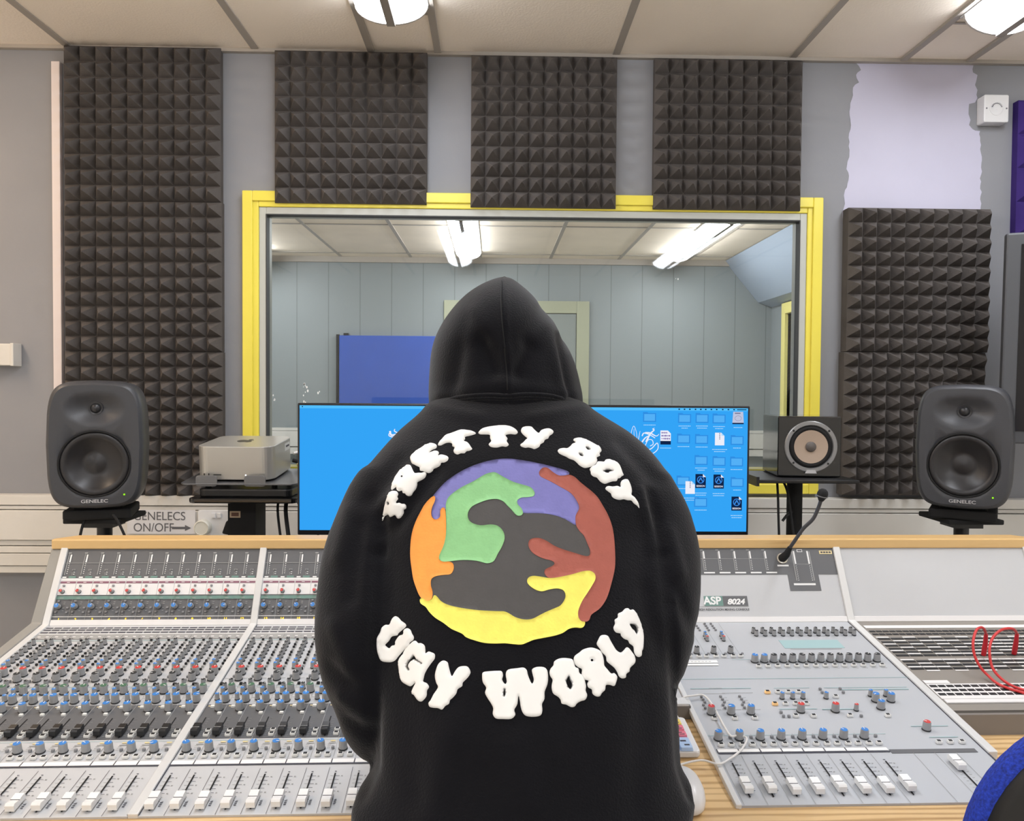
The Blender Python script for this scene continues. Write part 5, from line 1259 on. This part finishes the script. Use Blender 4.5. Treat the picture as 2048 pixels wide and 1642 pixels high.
LET = [
 ('letter_p', OA, [(110, 1570), (120, 1490), (150, 1340), (180, 1230), (215, 1150), (250, 1115), (300, 1108), (345, 1120), (365, 1160), (350, 1200), (362, 1235), (335, 1270), (335, 1300), (380, 1295), (420, 1310), (460, 1312), (488, 1340), (485, 1385), (450, 1405), (450, 1450), (425, 1500), (385, 1540), (345, 1535), (325, 1500), (300, 1490), (265, 1510), (230, 1515), (215, 1480), (180, 1490), (150, 1510), (130, 1560)], [dot(212, 1300, 14)]),
 ('letter_r', OA, [(260, 1095), (255, 1040), (285, 960), (310, 890), (370, 810), (440, 745), (500, 705), (550, 705), (575, 745), (600, 800), (625, 830), (680, 825), (730, 825), (770, 812), (803, 835), (795, 880), (770, 915), (720, 945), (665, 975), (660, 1020), (640, 1080), (600, 1130), (570, 1180), (530, 1192), (490, 1175), (470, 1150), (435, 1140), (420, 1105), (375, 1115), (340, 1090), (330, 1050), (295, 1075)], [dot(418, 880, 17)]),
 ('letter_e', OA, [(550, 590), (580, 540), (640, 480), (720, 430), (780, 390), (850, 365), (900, 362), (950, 380), (968, 410), (950, 445), (890, 470), (838, 518), (880, 497), (940, 480), (985, 490), (1000, 520), (985, 556), (1030, 540), (1090, 550), (1135, 570), (1150, 600), (1130, 640), (1080, 665), (1035, 670), (1020, 710), (970, 745), (920, 765), (900, 800), (850, 830), (800, 820), (755, 800), (705, 790), (695, 740), (650, 720), (620, 700), (580, 680), (560, 640)], []),
 ('letter_t', OA, [(985, 390), (1000, 350), (1050, 290), (1110, 230), (1200, 200), (1290, 165), (1350, 150), (1430, 155), (1500, 165), (1560, 190), (1575, 215), (1530, 235), (1470, 250), (1410, 265), (1410, 300), (1390, 325), (1440, 345), (1475, 380), (1500, 420), (1520, 455), (1480, 480), (1430, 490), (1400, 520), (1340, 522), (1290, 540), (1245, 520), (1228, 480), (1245, 430), (1210, 410), (1205, 370), (1160, 355), (1100, 365), (1040, 395), (1005, 400)], []),
 ('letter_t', ((600, 540), 2.438), [(870, 792), (890, 772), (930, 762), (980, 757), (1020, 760), (1050, 775), (1062, 792), (1050, 802), (1025, 800), (1003, 806), (1012, 822), (1008, 835), (1018, 852), (1005, 862), (985, 860), (960, 866), (932, 863), (920, 850), (932, 835), (927, 820), (925, 804), (900, 802), (878, 801)], []),
 ('letter_y', OB_, [(15, 165), (40, 115), (110, 100), (180, 105), (220, 145), (290, 203), (330, 160), (400, 135), (470, 135), (522, 175), (510, 215), (460, 250), (440, 290), (390, 310), (370, 350), (320, 380), (300, 420), (230, 455), (180, 440), (130, 430), (80, 435), (20, 415), (5, 385), (50, 350), (90, 305), (112, 285), (60, 240), (25, 200)], []),
 ('letter_b', OB_, [(590, 480), (620, 450), (680, 438), (740, 440), (790, 405), (820, 370), (870, 350), (835, 320), (850, 290), (920, 278), (1000, 290), (1070, 320), (1130, 350), (1200, 390), (1250, 420), (1275, 480), (1245, 520), (1250, 560), (1200, 585), (1208, 630), (1180, 690), (1120, 725), (1060, 745), (1000, 748), (930, 710), (890, 670), (840, 630), (770, 605), (720, 575), (660, 550), (610, 520)], [[(1032, 432), (1060, 436), (1085, 462), (1060, 462)], [(925, 530), (955, 536), (985, 562), (955, 560)]]),
 ('letter_o', OB_, [(1090, 770), (1130, 720), (1180, 700), (1212, 652), (1260, 648), (1315, 650), (1340, 620), (1390, 612), (1440, 625), (1500, 650), (1550, 690), (1580, 750), (1600, 810), (1620, 860), (1590, 880), (1560, 910), (1530, 915), (1510, 955), (1450, 960), (1400, 975), (1330, 998), (1270, 975), (1230, 935), (1200, 900), (1150, 885), (1110, 850), (1105, 810)], [[(1310, 803), (1340, 785), (1370, 778), (1440, 792), (1400, 805), (1375, 822), (1340, 815)]]),
 ('letter_y', OB_, [(1335, 1080), (1350, 1045), (1390, 1032), (1450, 1040), (1520, 1030), (1572, 1048), (1570, 1000), (1590, 950), (1640, 925), (1690, 935), (1720, 990), (1745, 1060), (1750, 1120), (1745, 1170), (1790, 1205), (1830, 1260), (1855, 1310), (1866, 1380), (1830, 1340), (1780, 1305), (1740, 1260), (1680, 1255), (1620, 1240), (1560, 1250), (1490, 1235), (1440, 1200), (1420, 1150), (1380, 1120)], []),
 ('letter_u', OC_, [(90, 600), (95, 520), (140, 440), (160, 380), (210, 340), (265, 335), (300, 260), (345, 222), (390, 240), (430, 285), (485, 325), (492, 365), (430, 420), (390, 455), (370, 485), (300, 500), (260, 560), (210, 610), (225, 635), (265, 660), (300, 625), (340, 615), (350, 560), (400, 490), (450, 470), (465, 410), (510, 385), (555, 410), (575, 460), (600, 505), (590, 550), (545, 585), (530, 640), (480, 670), (440, 715), (390, 770), (350, 820), (300, 848), (220, 850), (150, 830), (115, 760), (95, 680)], []),
 ('letter_g', OC_, [(385, 870), (400, 800), (450, 740), (480, 680), (530, 620), (590, 565), (630, 560), (660, 590), (700, 590), (745, 620), (758, 680), (760, 730), (800, 705), (840, 715), (885, 740), (885, 800), (850, 850), (820, 890), (780, 950), (750, 1010), (735, 1070), (730, 1115), (780, 1140), (808, 1190), (780, 1240), (775, 1310), (740, 1360), (700, 1390), (650, 1370), (600, 1300), (570, 1280), (580, 1220), (622, 1130), (560, 1180), (500, 1160), (440, 1120), (410, 1060), (395, 970)], [[(508, 900), (525, 850), (570, 800), (605, 765), (640, 820), (718, 868), (655, 832), (605, 808), (545, 850), (520, 905), (545, 958), (515, 930)]]),
 ('letter_y', OC_, [(800, 1410), (830, 1370), (870, 1290), (930, 1195), (905, 1130), (888, 1040), (905, 950), (940, 870), (1000, 828), (1060, 850), (1075, 900), (1090, 960), (1120, 1042), (1160, 980), (1210, 920), (1280, 903), (1340, 915), (1375, 980), (1360, 1030), (1320, 1080), (1270, 1130), (1260, 1180), (1200, 1220), (1180, 1280), (1130, 1340), (1095, 1370), (1080, 1420), (1030, 1450), (985, 1500), (930, 1480), (870, 1475), (815, 1460)], []),
 ('letter_w', ((600, 1080), 2.438), [(888, 665), (893, 645), (925, 640), (958, 638), (983, 640), (990, 660), (986, 682), (1000, 702), (1008, 690), (1003, 655), (1015, 632), (1060, 625), (1090, 622), (1106, 635), (1112, 660), (1130, 700), (1140, 682), (1133, 650), (1132, 630), (1155, 619), (1188, 620), (1205, 635), (1210, 670), (1206, 705), (1193, 740), (1192, 775), (1180, 800), (1182, 830), (1173, 855), (1140, 862), (1103, 858), (1085, 840), (1076, 812), (1072, 785), (1065, 760), (1060, 800), (1045, 828), (1050, 852), (1030, 872), (990, 873), (955, 870), (940, 848), (942, 820), (930, 795), (915, 772), (902, 745), (908, 720), (892, 695)], [[(993, 748), (998, 725), (1000, 748), (997, 762)]]),
 ('letter_o', OD_, [(650, 950), (665, 900), (700, 860), (710, 810), (760, 775), (820, 762), (890, 765), (950, 780), (975, 830), (990, 880), (1030, 900), (1045, 960), (1100, 1000), (1115, 1060), (1130, 1130), (1125, 1190), (1145, 1250), (1120, 1310), (1060, 1330), (1010, 1360), (980, 1400), (930, 1405), (870, 1375), (810, 1360), (795, 1310), (760, 1270), (700, 1230), (680, 1170), (680, 1110), (690, 1050), (660, 1000)], [[(905, 1003), (880, 1040), (870, 1065), (888, 1130), (922, 1165), (942, 1120), (936, 1080), (915, 1040)]]),
 ('letter_r', OD_, [(968, 770), (985, 730), (1040, 690), (1090, 650), (1180, 625), (1250, 635), (1320, 670), (1350, 730), (1365, 800), (1370, 860), (1410, 910), (1460, 965), (1500, 960), (1540, 1010), (1525, 1080), (1500, 1130), (1440, 1115), (1390, 1120), (1380, 1180), (1340, 1220), (1310, 1265), (1260, 1265), (1215, 1230), (1205, 1175), (1160, 1150), (1145, 1100), (1160, 1060), (1100, 1040), (1072, 980), (1075, 910), (1030, 885), (990, 850), (972, 810)], [dot(1208, 790, 18)]),
 ('letter_l', OD_, [(1270, 570), (1290, 520), (1320, 470), (1370, 458), (1420, 475), (1450, 530), (1490, 600), (1530, 660), (1580, 690), (1620, 665), (1660, 622), (1700, 640), (1750, 710), (1778, 770), (1770, 830), (1710, 890), (1700, 940), (1660, 970), (1650, 1020), (1600, 1030), (1560, 1000), (1540, 950), (1500, 890), (1440, 840), (1400, 800), (1390, 740), (1340, 690), (1310, 640), (1280, 600)], []),
 ('letter_d', OD_, [(1490, 360), (1510, 310), (1505, 260), (1545, 230), (1550, 180), (1600, 155), (1640, 115), (1680, 108), (1710, 130), (1750, 125), (1790, 170), (1830, 250), (1860, 340), (1885, 440), (1888, 540), (1880, 640), (1865, 670), (1860, 730), (1820, 750), (1780, 725), (1760, 680), (1750, 610), (1700, 570), (1680, 530), (1630, 510), (1590, 470), (1580, 440), (1530, 430), (1500, 400)], [[(1708, 318), (1770, 330), (1797, 380), (1790, 442), (1762, 400), (1725, 358)]]),
]
for nm, (o_, s_), ol, hs in LET:
    decal(nm, S(o_, s_, ol), PUFF, .0010, step=3.6, holes=[S(o_, s_, h) for h in hs], puff=.0028, r=4.2, sub=3)

# ---- the body inside the clothes: one continuous skin
def chain(bm_v, bm_e, rad, pts, start=None):
    prev = start
    for p, r in pts:
        bm_v.append(tuple(p)); rad.append(r); i = len(bm_v)-1
        if prev is not None: bm_e.append((prev, i))
        prev = i
    return prev
V_, E_, R_ = [], [], []
pel = chain(V_, E_, R_, [((.025, 1.005, .88), .07)])
sp1 = chain(V_, E_, R_, [((.03, 1.07, .98), .080), ((.03, 1.165, 1.12), .085), ((.03, 1.25, 1.25), .082), ((.03, 1.31, 1.335), .05), ((.028, 1.36, 1.385), .048), ((.026, 1.42, 1.44), .055)], pel)
chest = 3
def hand(w, d, side, tip):
    # palm then five fingers curled down on the keys
    f = d.normalized(); s = Vector((f.y, -f.x, 0)).normalized()*side   # thumb side points to the body middle
    pm = chain(V_, E_, R_, [(w+f*.035+Vector((0, 0, -.004)), .026), (w+f*.07+Vector((0, 0, -.010)), .027)], tip)
    P0 = w+f*.075+Vector((0, 0, -.010))
    for k, (off, ln) in enumerate(((.030, .064), (.010, .074), (-.010, .068), (-.029, .054))):
        a = P0+s*(-off)*1.0
        chain(V_, E_, R_, [(a+f*.012, .0092), (a+f*(ln*.5)+Vector((0, 0, -.004)), .0085), (a+f*(ln*.85)+Vector((0, 0, -.016)), .0078), (a+f*ln+Vector((0, 0, -.026)), .0070)], pm)
    a = w+f*.03+s*-.02
    chain(V_, E_, R_, [(a+s*-.018+f*.012, .0105), (a+s*-.036+f*.034+Vector((0, 0, -.006)), .0095), (a+s*-.040+f*.056+Vector((0, 0, -.012)), .0085)], pm-1)
for nm, sgn in (('l', -1), ('r', 1)):
    sh = Vector((.03+sgn*.150, 1.245, 1.265)); tab = LS if sgn < 0 else RS
    el = at_y((LS[7][1]+.06*FPX/1.085) if sgn < 0 else (RS[7][1]-.06*FPX/1.085), 1395, 1.085)
    wr, dd = cuffs[nm]
    ap = arms[nm]; na = len(ap)
    up = chain(V_, E_, R_, [(sh, .045), (ap[int(na*.22)], .040), (ap[int(na*.38)], .038), (ap[int(na*.53)], .034), (ap[int(na*.66)], .030), (ap[int(na*.80)], .026), (ap[int(na*.92)], .022), (wr, .022)], chest)
    hand(Vector(wr), Vector((dd.x*.4, 1, 0)), sgn, up)
    hip = Vector((.025+sgn*.080, .992, .82)); kn = Vector((.02+sgn*.11, .975, .47)); an = Vector((.02+sgn*.12, .92, .085))
    lg = chain(V_, E_, R_, [(hip, .075), (hip.lerp(kn, .5), .066), (kn, .055), (kn.lerp(an, .4), .056), (an, .038), (an+Vector((0, .06, -.045)), .034), (an+Vector((0, .14, -.052)), .030)], pel)
bm_ = bpy.data.meshes.new('tmpbody'); bm_.from_pydata(V_, E_, []); bo = bpy.data.objects.new('tmpbody', bm_); COL.objects.link(bo)
sk_ = bo.modifiers.new('skin', 'SKIN'); sk_.use_smooth_shade = True
for i, r in enumerate(R_):
    sv = bm_.skin_vertices[0].data[i]; sv.radius = (r, r); sv.use_root = (i == 0)
bo.modifiers.new('sub', 'SUBSURF').levels = 2
bme = evalmesh(bo); bpy.data.objects.remove(bo)
# head: shaped ellipsoid with brow, nose, chin and ears, tilted forward
hd = MB(); hc = Vector((.010, 1.430, 1.452)); tilt = Matrix.Rotation(-math.radians(24), 4, 'X')
rs = []
for i in range(1, 28):
    ph = PI*i/28; ring_ = []
    for j in range(40):
        th = 2*PI*j/40; x = .073*math.sin(ph)*math.cos(th); y = .092*math.sin(ph)*math.sin(th); z = .112*math.cos(ph)
        if y > 0:
            jaw = 1-.28*max(0, -z/.112)**1.5; x *= jaw
            y += .027*math.exp(-(x/.012)**2-((z+.014)/.022)**2)*(1 if y > .04 else 0)      # nose
            y += .006*math.exp(-(x/.035)**2-((z-.020)/.010)**2)                              # brow
            y -= .007*math.exp(-((abs(x)-.030)/.013)**2-((z-.004)/.012)**2)                  # eye sockets
            y += .008*math.exp(-(x/.020)**2-((z+.052)/.009)**2)                              # lips
            y += .006*math.exp(-(x/.022)**2-((z+.088)/.014)**2)                              # chin
        else: y *= 1.04
        if abs(y) < .03 and -.03 < z < .03: x += math.copysign(.012*math.exp(-((y+.004)/.014)**2-(z/.020)**2), x)
        ring_.append(tuple(hc+tilt @ Vector((x, y, z))))
    rs.append(ring_)
hd.rings(rs)
hob = hd.build('tmphead', SKIN)
bob = bpy.data.objects.new('tmpb2', bme); COL.objects.link(bob)
bmj = bmesh.new(); bmj.from_mesh(bme); bmj.from_mesh(hob.data); jm = bpy.data.meshes.new('tmpj'); bmj.to_mesh(jm); bmj.free()
bpy.data.objects.remove(bob); bpy.data.objects.remove(hob)
jo = bpy.data.objects.new('tmpj', jm); COL.objects.link(jo)
rm = jo.modifiers.new('r', 'REMESH'); rm.mode = 'VOXEL'; rm.voxel_size = .0042
sm_ = jo.modifiers.new('s', 'SMOOTH'); sm_.factor = .5; sm_.iterations = 2
fm_ = evalmesh(jo); bpy.data.objects.remove(jo)
fm_.materials.clear(); fm_.materials.append(SKIN); fm_.polygons.foreach_set('use_smooth', [True]*len(fm_.polygons))
body = bpy.data.objects.new('body', fm_); COL.objects.link(body); adopt(body)
for sgn in (-1, 1):
    e_ = MB().lathe([(0, -.011), (.008, -.008), (.011, 0), (.008, .008), (0, .011)], 16, Matrix.Translation(hc+tilt @ Vector((sgn*.030, .070, .004)))); o = e_.build('eye', mat('eye_white', (232, 230, 226), .2), smooth=80); o.parent = body
    c_e = hc+tilt @ Vector((sgn*.030, .0805, .004)); fwd = (tilt @ Vector((0, 1, 0)))
    ir = MB().lathe([(.0048, 0), (.0046, .0012), (0, .0016)], 16, Matrix.Translation(c_e-fwd*.0008) @ (tilt @ Matrix.Rotation(-PI/2, 4, 'X'))).build('iris', mat('iris_brown', (52, 34, 24), .2), smooth=80); ir.parent = body
    bw = MB().tube([hc+tilt @ Vector((sgn*.016, .093, .026)), hc+tilt @ Vector((sgn*.030, .089, .030)), hc+tilt @ Vector((sgn*.044, .077, .026))], [.002, .003, .0015], 8).build('eyebrow', mat('dark_hair', (26, 20, 17), .8)); bw.parent = body
lp_ = MB().tube([hc+tilt @ Vector((x, .0995-.9*x*x/.03-(.010), -.052)) for x in (-.022, -.011, 0, .011, .022)], [.0015, .0035, .004, .0035, .0015], 8).build('lips', mat('lip_pink', (170, 106, 94), .5), smooth=60); lp_.parent = body
# short dark hair under the hood
hm = MB(); rs = []
for i in range(1, 16):
    ph = PI*.62*i/16
    rs.append([tuple(hc+tilt @ Vector((.079*math.sin(ph)*math.cos(2*PI*j/36), -.014+.097*math.sin(ph)*math.sin(2*PI*j/36)-.05*max(0, .45-math.cos(ph))*max(0, math.sin(2*PI*j/36)), .008+.114*math.cos(ph)+.018*max(0, math.sin(ph)*math.sin(2*PI*j/36))))) for j in range(36)])
hm.rings(rs); o = hm.build('hair', mat('dark_hair', (26, 20, 17), .8), smooth=80); adopt(o)
# trousers and shoes
tr = MB()
def legtube(sgn):
    hip = Vector((.025+sgn*.078, .985, .86)); kn = Vector((.02+sgn*.11, .97, .47)); an = Vector((.02+sgn*.12, .92, .085))
    p = crom([hip, hip.lerp(kn, .5)+Vector((0, -.005, 0)), kn, kn.lerp(an, .5)+Vector((0, -.01, 0)), an], 5, closed=False)
    tr.tube(p, [.096-.036*i/(len(p)-1) for i in range(len(p))], 20)
legtube(-1); legtube(1)
hp = [ring(y, 775, 1315, .985, .100) for y in (1655, 1700, 1800)]; tr.rings(hp)
to = tr.build('tmp', DENIM); rm = to.modifiers.new('r', 'REMESH'); rm.mode = 'VOXEL'; rm.voxel_size = .011; s_ = to.modifiers.new('s', 'SMOOTH'); s_.iterations = 4
tm = evalmesh(to); bpy.data.objects.remove(to); tm.materials.clear(); tm.materials.append(DENIM); tm.polygons.foreach_set('use_smooth', [True]*len(tm.polygons))
o = bpy.data.objects.new('trousers', tm); COL.objects.link(o); adopt(o)
for sgn in (-1, 1):
    b = MB(); rs = []
    for z, s in ((.0, 1.0), (.022, 1.0), (.03, .93), (.055, .80), (.085, .55), (.10, .42)):
        rs.append([(.046*s*math.cos(t)*(1-.1*math.sin(t)), .138*(s if s > .9 else s*.9)*math.sin(t)-(1-s)*.09, z) for t in [2*PI*k/28 for k in range(28)]])
    b.rings(rs); o = b.build('shoe', mat('black_shoe', (20, 20, 22), .6), smooth=50); o.location = (.02+sgn*.12, .985, 0); adopt(o)

# ================================================================== OFFICE CHAIR
r_ = empty('office_chair', (.802, .86, 0), 'office chair with a blue fabric back in a black shell, bottom right corner', 'chair', rz=.0)
def outline2(sx, sz, y, n=60, e=2.5):
    out = []
    for k in range(n):
        t = 2*PI*k/n; c, s = math.cos(t), math.sin(t)
        out.append((sx*math.copysign(abs(c)**(2/e), c), y+.05*(abs(c)**2), sz*math.copysign(abs(s)**(2/e), s)))
    return out
bk_ = MB(); bk_.rings([outline2(.20, .20, .055), outline2(.242, .238, .05), outline2(.256, .252, .032), outline2(.261, .257, .012), outline2(.257, .252, -.002), outline2(.235, .232, -.010)])
bk_.build('back_cushion', BLUEF, r_, smooth=60, loc=(0, 0, .815))
sh_ = MB(); sh_.rings([outline2(.254, .250, .000), outline2(.255, .251, -.010), outline2(.249, .245, -.020), outline2(.17, .17, -.032)])
sh_.build('back_shell', mat('shell_black', (15, 15, 15), .6), r_, smooth=60, loc=(0, 0, .815))
MB().prism(rrect(.48, .46, .1), 0, .07).build('seat', BLUEF, r_, bevel=.02, bseg=3, loc=(0, .27, .43))
MB().prism(rrect(.44, .42, .1), 0, .03).build('seat_pan', BLKM, r_, loc=(0, .27, .40))
MB().tube(crom([(0, .20, .39), (0, .02, .40), (0, -.035, .50), (0, -.03, .80)], 6, closed=False), .022, 12).build('back_support', BLKM, r_, smooth=60)
MB().tube([(0, .27, .09), (0, .27, .40)], .025, 14).build('gas_column', BLK, r_, smooth=60)
for k in range(5):
    a_ = 2*PI*k/5+.3; c, s = math.cos(a_), math.sin(a_)
    l = MB().tube([(0, .27, .11), (.16*c, .27+.16*s, .10), (.29*c, .27+.29*s, .075)], [.026, .020, .014], 10).build('leg', BLKM, r_, smooth=60)
    MB().lathe([(.022, -.02), (.026, -.014), (.026, .014), (.022, .02)], 18, Matrix.Translation((.29*c, .27+.29*s, .026)) @ Matrix.Rotation(a_, 4, 'Z') @ Matrix.Rotation(PI/2, 4, 'X')).build('castor', BLK, l, smooth=40)
